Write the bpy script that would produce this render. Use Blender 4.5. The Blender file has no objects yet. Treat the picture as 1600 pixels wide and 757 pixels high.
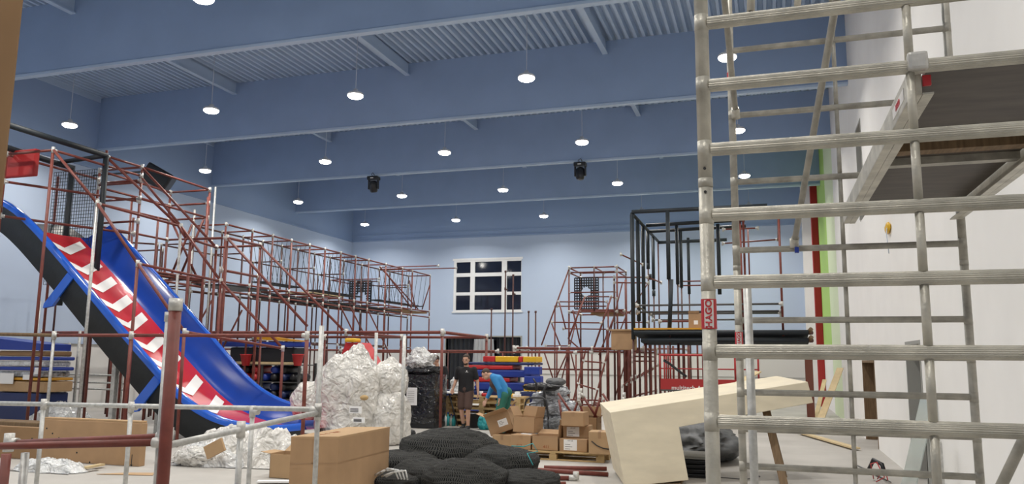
import bpy, bmesh, math, random
from mathutils import Vector, Matrix, noise
random.seed(7)
SC = bpy.context.scene
COL = SC.collection
V = Vector

# ------------------------------------------------------------------ camera
CAM_H = 1.69; FPX = 1240.0
def _c(px, py): return V((px-800.0, -(py-378.5), -FPX))
_ay = _c(1205, 565).normalized()
_ax = -_c(-3100, 522); _ax = (_ax-_ay*_ax.dot(_ay)).normalized()
_az = _ax.cross(_ay)
ROT = Matrix((_ax, _ay, _az))            # camera axes -> world axes
cam_d = bpy.data.cameras.new('camera'); cam = bpy.data.objects.new('camera', cam_d); COL.objects.link(cam)
cam_d.sensor_fit = 'HORIZONTAL'; cam_d.sensor_width = 36.0; cam_d.lens = 36.0*FPX/1600.0
cam_d.clip_start = 0.05; cam_d.clip_end = 200
cam.matrix_world = Matrix.Translation((0, 0, CAM_H)) @ ROT.to_4x4()
SC.camera = cam
# ------------------------------------------------------------------ exposure and world
SC.view_settings.view_transform = 'Standard'; SC.view_settings.look = 'None'
SC.view_settings.exposure = 0.0; SC.view_settings.gamma = 1.0; SC.view_settings.use_curve_mapping = False
w = bpy.data.worlds.new('night'); SC.world = w; w.use_nodes = True
w.node_tree.nodes['Background'].inputs[0].default_value = (0.02, 0.025, 0.04, 1)
w.node_tree.nodes['Background'].inputs[1].default_value = 1.0
LAMP_W = 102.0
LAMP_Z = 8.0
LAMP_X = (-0.65, -5.05, -9.4, -13.6, -18.3)
LAMP_Y = (-0.2, 5.4, 11.0, 16.5, 22.1, 27.8, 33.5)

# ------------------------------------------------------------------ points
def ray(px, py): return ROT @ _c(px, py)
CP = V((0, 0, CAM_H))
def ay(px, py, y): d = ray(px, py); return CP+d*(y/d.y)
def az(px, py, z): d = ray(px, py); return CP+d*((z-CAM_H)/d.z)
def ax(px, py, x): d = ray(px, py); return CP+d*(x/d.x)

# ------------------------------------------------------------------ materials
def mat(name, col, rough=.6, metal=0.0, var=0.0, vs=6.0, bump=0.0, bs=40.0, spec=None, emis=0.0, coat=0.0, alpha=1.0, stretch=None, trans=0.0, col2=None):
    m = bpy.data.materials.new(name); m.use_nodes = True
    nt = m.node_tree; b = nt.nodes['Principled BSDF']
    def s(k, v):
        if k in b.inputs: b.inputs[k].default_value = v
    s('Base Color', (*col, 1)); s('Roughness', rough); s('Metallic', metal); s('Alpha', alpha)
    if spec is not None: s('Specular IOR Level', spec)
    s('Coat Weight', coat); s('Transmission Weight', trans)
    if emis: s('Emission Color', (*col, 1)); s('Emission Strength', emis)
    if var or bump:
        tc = nt.nodes.new('ShaderNodeTexCoord'); mp = nt.nodes.new('ShaderNodeMapping')
        nt.links.new(tc.outputs['Object'], mp.inputs[0])
        if stretch: mp.inputs['Scale'].default_value = stretch
    if var:
        n = nt.nodes.new('ShaderNodeTexNoise'); n.inputs['Scale'].default_value = vs; n.inputs['Detail'].default_value = 6
        nt.links.new(mp.outputs[0], n.inputs['Vector'])
        r = nt.nodes.new('ShaderNodeValToRGB')
        r.color_ramp.elements[0].position = .3; r.color_ramp.elements[1].position = .7
        c2 = col2 or tuple(c*(1-var) for c in col)
        r.color_ramp.elements[0].color = (*c2, 1); r.color_ramp.elements[1].color = (*[min(1, c*(1+var*.4)) for c in col], 1)
        nt.links.new(n.outputs[0], r.inputs[0]); nt.links.new(r.outputs[0], b.inputs['Base Color'])
    if bump:
        n2 = nt.nodes.new('ShaderNodeTexNoise'); n2.inputs['Scale'].default_value = bs; n2.inputs['Detail'].default_value = 5
        nt.links.new(mp.outputs[0], n2.inputs['Vector'])
        bp = nt.nodes.new('ShaderNodeBump'); bp.inputs['Strength'].default_value = bump; bp.inputs['Distance'].default_value = .02
        nt.links.new(n2.outputs[0], bp.inputs['Height']); nt.links.new(bp.outputs[0], b.inputs['Normal'])
    return m

M = {}
M['blue_paint'] = mat('blue roof paint', (.30, .41, .62), .75, var=.06, vs=1.2)
M['deck_and_lit_flange'] = mat('blue deck paint and lit flange', (.44, .56, .74), .6, var=.06, vs=1.2)
M['wall_white'] = mat('white plaster', (.89, .88, .86), .8, var=.03, vs=1.5)
M['floor'] = mat('screed floor', (.46, .44, .41), .75, var=.16, vs=.9, bump=.1, bs=8)
M['white_metal'] = mat('white coated metal', (.82, .83, .84), .5)
M['lamp_house'] = mat('lamp housing', (.75, .76, .78), .5)
M['lamp_glow'] = mat('lamp diffuser glow', (1, .97, .90), .5, emis=22)
M['cable'] = mat('pale cable', (.55, .6, .7), .6)
M['red_pipe'] = mat('red primed pipe', (.185, .042, .030), .5, var=.25, vs=9)
M['brown_pipe'] = mat('primed pipe darkened for shade', (.085, .026, .022), .5, var=.3, vs=9)  # rear pipes carry their shadow in this colour, a darkened red primer
M['galv'] = mat('galvanised pipe', (.56, .56, .54), .42, metal=.35, var=.25, vs=22)
M['fitting'] = mat('galvanised clamp', (.62, .61, .58), .4, metal=.35, var=.2, vs=30)
M['foam_black'] = mat('black foam padding', (.012, .018, .024), .6, bump=.2, bs=15)
M['alu'] = mat('weathered aluminium', (.60, .575, .50), .42, metal=.3, var=.3, vs=9, bump=.15, bs=60, stretch=(1, 1, 1))
M['alu_dark'] = mat('dull aluminium', (.46, .44, .385), .5, metal=.3, var=.35, vs=12, bump=.1, bs=60)
M['ply_dark'] = mat('dark phenolic plywood', (.085, .07, .058), .55, var=.35, vs=4, stretch=(1, 4, 1))
M['timber_old'] = mat('old brown timber', (.20, .13, .07), .8, var=.35, vs=6, stretch=(12, 1, 1))
M['slide_blue'] = mat('blue slide fibreglass', (.010, .050, .34), .18, coat=.4, var=.12, vs=2)
M['slide_lip'] = mat('bright blue slide lip', (.02, .12, .62), .16, coat=.5)
M['slide_red'] = mat('red slide bed', (.52, .018, .025), .25, coat=.3)
M['slide_white'] = mat('white arrow', (.85, .84, .82), .35)
M['slide_under'] = mat('black slide underside', (.012, .016, .020), .5, bump=.3, bs=10)
M['blue_vinyl'] = mat('blue vinyl', (.02, .05, .32), .35, bump=.1, bs=8)
M['navy_vinyl'] = mat('navy vinyl', (.015, .03, .12), .35)
M['red_vinyl'] = mat('red vinyl', (.55, .03, .035), .35)
M['yellow_vinyl'] = mat('yellow vinyl', (.80, .48, .02), .4)
M['orange_vinyl'] = mat('orange vinyl', (.62, .30, .02), .4)
M['black_vinyl'] = mat('black vinyl', (.015, .015, .018), .35)
M['card'] = mat('brown cardboard', (.42, .265, .145), .85, var=.12, vs=3)
M['card_dark'] = mat('darker cardboard', (.30, .18, .09), .85, var=.15, vs=3)
M['card_tan'] = mat('tan cardboard', (.47, .31, .17), .85, var=.1, vs=3)
M['tape'] = mat('brown packing tape', (.36, .22, .12), .3)
M['paper'] = mat('white paper', (.85, .85, .85), .7)
M['ink'] = mat('dark print', (.03, .03, .03), .7)
M['red_ink'] = mat('red brown print', (.35, .09, .03), .8)
M['pallet_wood'] = mat('pallet wood', (.52, .36, .17), .85, var=.25, vs=5, stretch=(2, 2, 14))
M['new_wood'] = mat('pale plywood', (.76, .68, .52), .7, var=.10, vs=2.5, stretch=(1, 1, 3), bump=.04)
M['rail_wood'] = mat('pale timber', (.66, .52, .30), .7, var=.15, vs=5)
M['bag_white'] = mat('white plastic wrap', (.74, .72, .68), .22, coat=.5, var=.28, vs=5)
def crinkle(m, sc, st):
    nt = m.node_tree; b = nt.nodes['Principled BSDF']; tc = nt.nodes.new('ShaderNodeTexCoord')
    n = nt.nodes.new('ShaderNodeTexNoise'); n.inputs['Scale'].default_value = sc*.6; nt.links.new(tc.outputs['Object'], n.inputs['Vector'])
    ad = nt.nodes.new('ShaderNodeMixRGB'); ad.blend_type = 'ADD'; ad.inputs[0].default_value = .35; nt.links.new(tc.outputs['Object'], ad.inputs[1]); nt.links.new(n.outputs['Color'], ad.inputs[2])
    h = None
    for k, (q, w_) in enumerate(((sc, 1.0), (sc*2.7, .4))):
        v = nt.nodes.new('ShaderNodeTexVoronoi'); v.inputs['Scale'].default_value = q; nt.links.new(ad.outputs[0], v.inputs['Vector'])
        mu = nt.nodes.new('ShaderNodeMath'); mu.operation = 'MULTIPLY'; mu.inputs[1].default_value = w_; nt.links.new(v.outputs['Distance'], mu.inputs[0])
        if h is None: h = mu
        else: a_ = nt.nodes.new('ShaderNodeMath'); a_.operation = 'ADD'; nt.links.new(h.outputs[0], a_.inputs[0]); nt.links.new(mu.outputs[0], a_.inputs[1]); h = a_
    bp = nt.nodes.new('ShaderNodeBump'); bp.inputs['Strength'].default_value = st; bp.inputs['Distance'].default_value = .06
    nt.links.new(h.outputs[0], bp.inputs['Height']); nt.links.new(bp.outputs[0], b.inputs['Normal'])
M['bag_sheet'] = mat('clear plastic sheet', (.78, .79, .79), .16, coat=.6, var=.25, vs=5)
crinkle(M['bag_white'], 5.5, 1.0); crinkle(M['bag_sheet'], 6.5, 1.0)
M['wrap_black'] = mat('black stretch wrap', (.014, .015, .018), .2, coat=.5); crinkle(M['wrap_black'], 6, .8)
M['silver_wrap'] = mat('grey wrapped foam', (.50, .52, .56), .18, coat=.6, var=.6, vs=6); crinkle(M['silver_wrap'], 7, .9)
M['tarp'] = mat('grey tarpaulin', (.10, .105, .11), .5, var=.3, vs=4, bump=.6, bs=6)
M['dark_glass'] = mat('night window glass', (.012, .016, .03), .08, spec=.6)
M['dark_sheet'] = mat('black plastic curtain', (.02, .023, .03), .4, bump=.6, bs=3, stretch=(4, 1, .4))
M['clear_sheet'] = mat('grey plastic curtain', (.48, .50, .52), .4, bump=.5, bs=3, stretch=(4, 1, .4))
M['black_plastic'] = mat('black plastic', (.015, .016, .02), .4)
M['lime'] = mat('lime green paint', (.42, .66, .16), .7)
M['pale_green'] = mat('pale green paint', (.70, .80, .55), .7)
M['red_paint'] = mat('red column paint', (.40, .02, .02), .6)
M['red_lift'] = mat('red lift paint', (.42, .03, .03), .45)
M['sticker_red'] = mat('red sticker', (.55, .03, .04), .4)
M['sticker_white'] = mat('white sticker', (.8, .78, .76), .4)
M['door_grey'] = mat('grey door lining', (.33, .33, .31), .6)
M['glass_green'] = mat('leaning glass panel', (.55, .63, .60), .15, alpha=.75)
M['skin'] = mat('skin', (.52, .30, .21), .55)
M['hair'] = mat('brown hair', (.045, .028, .018), .7)
M['tee_black'] = mat('black cotton', (.012, .012, .014), .85)
M['shorts'] = mat('brown cotton', (.085, .05, .04), .9)
M['shoe'] = mat('black shoe', (.015, .015, .017), .6)
M['blue_top'] = mat('bright blue jersey', (.03, .22, .50), .8)
M['green_trousers'] = mat('green work trousers', (.03, .16, .115), .85)
M['teal'] = mat('teal plastic', (.03, .35, .38), .4)
M['yellow_clip'] = mat('yellow cable tie', (.75, .52, .04), .5)
M['steel_dark'] = mat('dark steel', (.10, .10, .10), .45, metal=.5)
M['redwood'] = mat('red brown timber', (.16, .05, .03), .7)

# wall: blue paint above a dado height, white coated panels below
def wall_mat(name, top, bottom, split=2.0):
    m = mat(name, top, .75)
    nt = m.node_tree; b = nt.nodes['Principled BSDF']
    g = nt.nodes.new('ShaderNodeNewGeometry'); sx = nt.nodes.new('ShaderNodeSeparateXYZ')
    nt.links.new(g.outputs['Position'], sx.inputs[0])
    gt = nt.nodes.new('ShaderNodeMath'); gt.operation = 'GREATER_THAN'; gt.inputs[1].default_value = split
    nt.links.new(sx.outputs['Z'], gt.inputs[0])
    mx = nt.nodes.new('ShaderNodeMixRGB'); mx.inputs[1].default_value = (*bottom, 1); mx.inputs[2].default_value = (*top, 1)
    nt.links.new(gt.outputs[0], mx.inputs[0])
    g2 = nt.nodes.new('ShaderNodeMath'); g2.operation = 'GREATER_THAN'; g2.inputs[1].default_value = 7.6      # the roof paint starts at the ledge
    nt.links.new(sx.outputs['Z'], g2.inputs[0]); m2 = nt.nodes.new('ShaderNodeMixRGB'); m2.inputs[2].default_value = (.30, .41, .62, 1)
    nt.links.new(g2.outputs[0], m2.inputs[0]); nt.links.new(mx.outputs[0], m2.inputs[1]); nt.links.new(m2.outputs[0], b.inputs['Base Color'])
    return m
M['wall_blue'] = wall_mat('sky blue wall with white base', (.50, .60, .77), (.72, .71, .69), 2.0)

# black knotted net fabric: grey threads in rows over black
def net_mat():
    m = mat('black play net', (.02, .021, .022), .8, spec=.15)
    nt = m.node_tree; b = nt.nodes['Principled BSDF']
    tc = nt.nodes.new('ShaderNodeTexCoord'); mp = nt.nodes.new('ShaderNodeMapping')
    nt.links.new(tc.outputs['UV'], mp.inputs[0]); mp.inputs['Scale'].default_value = (1, 1, 1)
    nz = nt.nodes.new('ShaderNodeTexNoise'); nz.inputs['Scale'].default_value = 6
    nt.links.new(tc.outputs['UV'], nz.inputs['Vector'])
    ad = nt.nodes.new('ShaderNodeMixRGB'); ad.blend_type = 'ADD'; ad.inputs[0].default_value = .10
    nt.links.new(mp.outputs[0], ad.inputs[1]); nt.links.new(nz.outputs['Color'], ad.inputs[2])
    br = nt.nodes.new('ShaderNodeTexBrick'); br.inputs['Scale'].default_value = 17
    br.inputs['Color1'].default_value = (.003, .003, .004, 1); br.inputs['Color2'].default_value = (.008, .009, .010, 1)
    br.inputs['Mortar'].default_value = (.055, .055, .052, 1); br.inputs['Mortar Size'].default_value = .085
    br.inputs['Brick Width'].default_value = .30; br.inputs['Row Height'].default_value = 1.1
    nt.links.new(ad.outputs[0], br.inputs['Vector']); nt.links.new(br.outputs['Color'], b.inputs['Base Color'])
    bp = nt.nodes.new('ShaderNodeBump'); bp.inputs['Strength'].default_value = .9; bp.inputs['Distance'].default_value = .015
    nt.links.new(br.outputs['Fac'], bp.inputs['Height']); nt.links.new(bp.outputs[0], b.inputs['Normal'])
    return m
M['net'] = net_mat()

# ------------------------------------------------------------------ mesh building
class MB:
    def __init__(s): s.v = []; s.f = []; s.mi = []; s.sm = []; s.mats = []; s.cur = 0; s.uv = {}
    def use(s, m):
        if m not in s.mats: s.mats.append(m)
        s.cur = s.mats.index(m); return s
    def face(s, idx, smooth=False): s.f.append(tuple(idx)); s.mi.append(s.cur); s.sm.append(smooth)
    def quad(s, a, b, c, d): n = len(s.v); s.v += [V(a), V(b), V(c), V(d)]; s.face((n, n+1, n+2, n+3)); return s
    def box(s, lo, hi, mtx=None):
        n = len(s.v); lo = V(lo); hi = V(hi)
        P = [V((x, y, z)) for z in (lo.z, hi.z) for y in (lo.y, hi.y) for x in (lo.x, hi.x)]
        if mtx is not None: P = [mtx @ p for p in P]
        s.v += P
        for q in ((0, 2, 3, 1), (4, 5, 7, 6), (0, 1, 5, 4), (2, 6, 7, 3), (0, 4, 6, 2), (1, 3, 7, 5)): s.face([n+i for i in q])
        return s
    def bbox(s, lo, hi, bv=.01, mtx=None):               # box with chamfered edges
        lo = V(lo); hi = V(hi); c = (lo+hi)/2; h = (hi-lo)/2; bv = min(bv, min(h)*.9)
        bm = bmesh.new(); bmesh.ops.create_cube(bm, size=2)
        for v_ in bm.verts: v_.co = V((v_.co.x*h.x, v_.co.y*h.y, v_.co.z*h.z))
        bmesh.ops.bevel(bm, geom=list(bm.edges), offset=bv, segments=2, affect='EDGES', profile=.6)
        n = len(s.v); bm.verts.index_update()
        for v_ in bm.verts:
            p = v_.co+c; s.v.append(mtx @ p if mtx is not None else p)
        for f_ in bm.faces: s.face([n+v_.index for v_ in f_.verts])
        bm.free(); return s
    def tube(s, a, b, r, r2=None, seg=10, caps=True):
        a = V(a); b = V(b); r2 = r if r2 is None else r2
        d = (b-a)
        if d.length < 1e-6: return s
        d.normalize(); u = d.orthogonal().normalized(); w_ = d.cross(u); n = len(s.v)
        for p, rr in ((a, r), (b, r2)):
            for i in range(seg):
                t = 2*math.pi*i/seg; s.v.append(p+u*math.cos(t)*rr+w_*math.sin(t)*rr)
        for i in range(seg):
            j = (i+1) % seg; s.face((n+i, n+j, n+seg+j, n+seg+i), True)
        if caps: s.face([n+i for i in range(seg)][::-1]); s.face([n+seg+i for i in range(seg)])
        return s
    def path(s, pts, r, seg=8):
        pts = [V(p) for p in pts]; n = len(s.v); N = len(pts); up = None
        for k, p in enumerate(pts):
            d = (pts[min(k+1, N-1)]-pts[max(k-1, 0)]).normalized()
            u = d.orthogonal().normalized() if up is None else (up-d*up.dot(d)).normalized()
            up = u; w_ = d.cross(u)
            for i in range(seg):
                t = 2*math.pi*i/seg; s.v.append(p+u*math.cos(t)*r+w_*math.sin(t)*r)
        for k in range(N-1):
            for i in range(seg):
                j = (i+1) % seg; s.face((n+k*seg+i, n+k*seg+j, n+(k+1)*seg+j, n+(k+1)*seg+i), True)
        s.face([n+i for i in range(seg)][::-1]); s.face([n+(N-1)*seg+i for i in range(seg)])
        return s
    def ball(s, c, r, seg=12, rings=8, mtx=None, fn=None):
        c = V(c); n = len(s.v); r = V(r) if not isinstance(r, (int, float)) else V((r, r, r))
        for k in range(rings+1):
            ph = math.pi*k/rings
            for i in range(seg):
                t = 2*math.pi*i/seg
                d = V((math.sin(ph)*math.cos(t), math.sin(ph)*math.sin(t), math.cos(ph)))
                p = V((d.x*r.x, d.y*r.y, d.z*r.z))
                if fn: p = fn(d, p)
                if mtx is not None: p = mtx @ p
                s.v.append(p+c)
        for k in range(rings):
            for i in range(seg):
                j = (i+1) % seg; s.face((n+k*seg+i, n+(k+1)*seg+i, n+(k+1)*seg+j, n+k*seg+j), True)
        return s
    def lathe(s, c, prof, seg=24, axis=None):
        c = V(c); n = len(s.v); q = V((0, 0, 1)).rotation_difference(V(axis)) if axis is not None else None
        for (r, z) in prof:
            for i in range(seg):
                t = 2*math.pi*i/seg; p = V((r*math.cos(t), r*math.sin(t), z))
                if q: p = q @ p
                s.v.append(c+p)
        for k in range(len(prof)-1):
            for i in range(seg):
                j = (i+1) % seg; s.face((n+k*seg+i, n+k*seg+j, n+(k+1)*seg+j, n+(k+1)*seg+i), True)
        s.face([n+i for i in range(seg)][::-1]); s.face([n+(len(prof)-1)*seg+i for i in range(seg)])
        return s
    def prism(s, poly, off):
        n = len(s.v); off = V(off); k = len(poly)
        s.v += [V(p) for p in poly]+[V(p)+off for p in poly]
        s.face(range(k)); s.face([n+k+i for i in range(k)][::-1]) if n == 0 else s.face([n+k+i for i in range(k)][::-1])
        if n: s.f[-2] = tuple(n+i for i in range(k))
        for i in range(k):
            j = (i+1) % k; s.face((n+i, n+k+i, n+k+j, n+j))
        return s
    def grid(s, P, smooth=True, uvscale=None):            # P[row][col] of points
        n = len(s.v); R = len(P); C_ = len(P[0])
        for row in P: s.v += [V(p) for p in row]
        for i in range(R-1):
            for j in range(C_-1): s.face((n+i*C_+j, n+i*C_+j+1, n+(i+1)*C_+j+1, n+(i+1)*C_+j), smooth)
        return s
    def build(s, name, m=None, parent=None):
        o_ = V(parent['_o']) if parent is not None else V((0, 0, 0))
        me = bpy.data.meshes.new(name)
        me.from_pydata([tuple(p-o_) for p in s.v], [], s.f)
        mats = s.mats if s.mats else [m]
        if m is not None and s.mats and m not in s.mats: mats = s.mats
        for mm in mats: me.materials.append(M[mm] if isinstance(mm, str) else mm)
        me.polygons.foreach_set('material_index', s.mi); me.polygons.foreach_set('use_smooth', s.sm)
        me.update()
        o = bpy.data.objects.new(name, me); COL.objects.link(o)
        if parent is not None: o.parent = parent; o['_o'] = parent['_o']
        else: o['_o'] = (0.0, 0.0, 0.0)
        return o

def recalc(o):
    bm = bmesh.new(); bm.from_mesh(o.data); bmesh.ops.recalc_face_normals(bm, faces=bm.faces); bm.to_mesh(o.data); bm.free(); return o
def tag(o, label, cat, group=None, kind=None):
    o['label'] = label; o['category'] = cat
    if group: o['group'] = group
    if kind: o['kind'] = kind
    return o
def thing(name, label, cat, loc=(0, 0, 0), group=None):
    o = bpy.data.objects.new(name, None); COL.objects.link(o); o.location = loc; o['_o'] = tuple(V(loc)); o.empty_display_size = .2
    return tag(o, label, cat, group)
def struct(o): o['kind'] = 'structure'; return o
def single(mb, name, m, label, cat, loc, group=None):     # a thing of one mesh, origin at its base
    o = mb.build(name, m)
    L = V(loc); o.data.transform(Matrix.Translation(-L)); o.location = L; o['_o'] = tuple(L)
    return tag(o, label, cat, group)
def copy_tree(o, parent=None):
    c = o.copy(); COL.objects.link(c)
    if parent is not None: c.parent = parent
    for ch in list(o.children): copy_tree(ch, c)
    return c

# pipe frames: every tube a part, its clamps parts; beyond 100 of a kind one mesh of stuff
class Frame:
    def __init__(s, name, label, cat, loc, group=None):
        s.root = thing(name, label, cat, loc, group); s.t = {}; s.cl = []
    def t_(s, kind, a, b, r=.03, m='red_pipe'): s.t.setdefault(kind, []).append((V(a), V(b), r, m)); return s
    def post(s, a, b, r=.03, m='red_pipe'): return s.t_('upright_pipe', a, b, r, m)
    def rail(s, a, b, r=.028, m='red_pipe', c=True):
        s.t_('horizontal_pipe', a, b, r, m)
        if c: s.clamp(a, b, r); s.clamp(b, a, r)
        return s
    def brace(s, a, b, r=.026, m='red_pipe'): return s.t_('diagonal_pipe', a, b, r, m)
    def clamp(s, p, q, r):
        for c in s.cl:
            if (c[0]-V(p)).length < .05: return s
        s.cl.append((V(p), (V(q)-V(p)).normalized(), r)); return s
    def done(s):
        for kind, L in s.t.items():
            L.sort(key=lambda q: -((q[0]-q[1]).length*q[2]/max(1, ((q[0]+q[1])/2-CP).length)**2))
            rest = MB()
            for i, (a, b, r, m) in enumerate(L):
                if i < 100: MB().tube(a, b, r, seg=10).build(kind, m, s.root)
                else: rest.use(m).tube(a, b, r, seg=8)
            if rest.v: rest.build(kind, None, s.root)['kind'] = 'stuff'
        s.cl.sort(key=lambda q: (q[0]-CP).length)
        rest = MB()
        for i, (p, d, r) in enumerate(s.cl):
            mb = MB() if i < 100 else rest
            if i >= 100: mb.use('fitting')
            mb.tube(p-V((0, 0, r*2.4)), p+V((0, 0, r*2.4)), r*1.30, seg=10)
            mb.tube(p, p+d*r*3.0, r*1.30, seg=10)
            if i < 100: mb.build('pipe_clamp', 'fitting', s.root)
        if rest.v: rest.build('pipe_clamp', None, s.root)['kind'] = 'stuff'
        return s.root
def lattice(fr, xs, ys, zs, r=.026, m='red_pipe', base=0.0, posts=True, skip=None, top=None):
    top = top if top is not None else zs[-1]
    for x in xs:
        for y in ys:
            if posts and not (skip and skip('p', x, y, 0)): fr.post((x, y, base), (x, y, top), r*1.08, m)
    for z in zs:
        for y in ys:
            for i in range(len(xs)-1):
                if not (skip and skip('x', xs[i], y, z)): fr.rail((xs[i], y, z), (xs[i+1], y, z), r, m)
        for x in xs:
            for i in range(len(ys)-1):
                if not (skip and skip('y', x, ys[i], z)): fr.rail((x, ys[i], z), (x, ys[i+1], z), r, m)
# ================================================================== ROOM
XL, XR, YB, YF, ZD, ZB = -20.35, 1.95, 36.0, -7.0, 9.9, 8.15
struct(MB().box((XL-.3, YF-.3, -.2), (XR+.3, YB+1.2, 0)).build('floor', 'floor'))
def wall_holes(name, m, axis, lo, hi, zt, holes, thick, at_):
    us = sorted({lo, hi, *[h[0] for h in holes], *[h[1] for h in holes]}); zs = sorted({0, zt, *[h[2] for h in holes], *[h[3] for h in holes]})
    mb = MB()
    for i in range(len(us)-1):
        for k in range(len(zs)-1):
            uc = (us[i]+us[i+1])/2; zc = (zs[k]+zs[k+1])/2
            if any(h[0] < uc < h[1] and h[2] < zc < h[3] for h in holes): continue
            if axis == 'x': mb.box((us[i], at_, zs[k]), (us[i+1], at_+thick, zs[k+1]))
            else: mb.box((at_, us[i], zs[k]), (at_+thick, us[i+1], zs[k+1]))
    return struct(mb.build(name, m))
WX0, WX1, WZ0, WZ1 = -14.66, -11.19, 3.93, 6.42
DX0, DX1, DZ1 = -15.0, -11.2, 2.7
wall_holes('wall_back', 'wall_blue', 'x', XL, XR, 10.1, [(WX0, WX1, WZ0, WZ1), (DX0, DX1, 0, DZ1)], .3, YB)
struct(MB().box((XL-.3, YF, 0), (XL, YB+.3, 10.1)).build('wall_left', 'wall_blue'))
struct(MB().box((XL-.3, YF-.3, 0), (XR+.3, YF, 10.1)).build('wall_front', 'wall_blue'))
wall_holes('wall_right', 'wall_white', 'y', YF, 25.2, 10.12, [(17.4, 19.6, 0, 1.72), (12.15, 13.4, 0, 2.0), (17.5, 18.5, 4.7, 6.75)], .3, XR)
struct(MB().box((XR, 25.2, 0), (XR+.3, 28.6, 10.1)).build('wall_right_pale_green', 'pale_green'))
mb = MB(); mb.use('lime').box((XR, 28.6, 1.9), (XR+.3, 33.6, 10.1)); mb.use('wall_white').box((XR, 28.6, 0), (XR+.3, 33.6, 1.9)).box((XR, 33.6, 0), (XR+.3, YB, 10.1))
struct(mb.build('wall_right_lime_green'))
struct(MB().bbox((1.70, 32.9, 0), (1.949, 33.35, 9.5), .02).build('trim_1', 'red_paint'))
struct(MB().box((1.45, 35.3, 0), (1.949, 35.99, 9.8)).build('trim_2', 'wall_white'))
mb = MB()                                           # horizontal ledge profile high on the back wall, cladding joints of the lower zone
mb.box((XL, YB-.06, 7.55), (XR-.5, YB-.001, 7.62)); mb.box((XL, YB-.04, 7.85), (XR-.5, YB-.001, 7.89))
mb.box((XL+.001, YF, 7.55), (XL+.05, YB, 7.62))
struct(mb.build('trim_3', 'blue_paint'))
mb = MB(); 
for z in (1.0, 2.0):
    mb.box((XL, YB-.025, z-.012), (DX0, YB-.001, z+.012)); mb.box((DX1, YB-.025, z-.012), (1.4, YB-.001, z+.012)); mb.box((XL+.001, YF, z-.012), (XL+.025, YB, z+.012))
struct(mb.build('trim_4', 'door_grey'))
# ceiling: corrugated deck
mb = MB(); p = .211; prof = []; x = XL
while x < XR:
    prof += [(x, ZD), (x+.07, ZD), (x+.095, ZD+.15), (x+.186, ZD+.15)]; x += p
prof.append((XR, ZD))
for (xa, za), (xb, zb) in zip(prof, prof[1:]):
    mb.quad((xa, YF, za), (xb, YF, zb), (xb, YB, zb), (xa, YB, za))
mb.box((XL-.3, YF-.3, ZD+.23), (XR+.3, YB+.3, ZD+.3))
struct(mb.build('ceiling', 'deck_and_lit_flange'))
# girders across the hall and purlins between them
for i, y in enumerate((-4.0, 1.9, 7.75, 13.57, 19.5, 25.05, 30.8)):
    mb = MB(); mb.use('blue_paint').box((XL+.001, y-.05, ZB+.05), (XR-.001, y+.05, ZD+.005)); mb.use('deck_and_lit_flange').bbox((XL+.001, y-.08, ZB), (XR-.001, y+.08, ZB+.07), .012)  # flange coloured paler than the web to stand for light off the floor
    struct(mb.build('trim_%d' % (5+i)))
gy = [-7, -4.0, 1.9, 7.75, 13.57, 19.5, 25.05, 30.8, 36.0]
mb = MB()
for a, b in zip(gy, gy[1:]):
    for x in (-15.2, -9.45, -3.82):
        ya, yb = a+.05, b-.05
        mb.box((x-.07, ya, ZD-.36), (x+.07, yb, ZD-.32)); mb.box((x-.015, ya, ZD-.32), (x+.015, yb, ZD+.005))
    mb.box((XL+.001, a+.1, ZD-.16), (XL+.05, b-.1, ZD))
struct(mb.build('trim_12', 'deck_and_lit_flange'))

# window in the back wall
wf = struct(MB().box((WX0-.06, YB-.05, WZ1), (WX1+.06, YB+.2, WZ1+.10)).box((WX0-.06, YB-.05, WZ0-.06), (WX1+.06, YB+.2, WZ0)).build('window_1', 'white_metal'))
cx = [713, 735, 742, 784, 792, 814.5]; 
X_ = [ay(p_, 447, YB).x for p_ in cx]
rz = [6.34, 5.80, 5.62, 4.86, 4.71, 4.0]
fr = MB(); fb = (YB-.03, YB+.08)
for a, b in ((WX0, X_[0]), (X_[1], X_[2]), (X_[3], X_[4]), (X_[5], WX1)): fr.box((a, fb[0], WZ0), (b, fb[1], WZ1))
for a, b in ((rz[0], WZ1), (rz[2], rz[1]), (rz[4], rz[3]), (WZ0, rz[5])):
    for c in (0, 2, 4): fr.box((X_[c], fb[0]+.004, a), (X_[c+1], fb[1]-.004, b))
fr.build('window_frame', 'white_metal', wf)
M['night_pane'] = mat('night window pane', (.015, .02, .04), .06, spec=.7, alpha=.8)
for c in (0, 2, 4):
    for a, b in ((rz[1], rz[0]), (rz[3], rz[2]), (rz[5], rz[4])):
        MB().box((X_[c], YB+.02, a), (X_[c+1], YB+.03, b)).build('window_pane', 'night_pane', wf)
P = []
for z in (3.95, 4.75):
    P.append([V((WX0+(WX1-WX0)*i/60, YB+.22+.03*math.sin(i*1.7)+.02*math.sin(i*.6), z)) for i in range(61)])
MB().grid(P).build('curtain', 'clear_sheet', wf)
struct(MB().box((WX0-.3, YB+.5, WZ0-.3), (WX1+.3, YB+.55, WZ1+.3)).build('wall_behind_window', 'dark_glass'))
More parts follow.
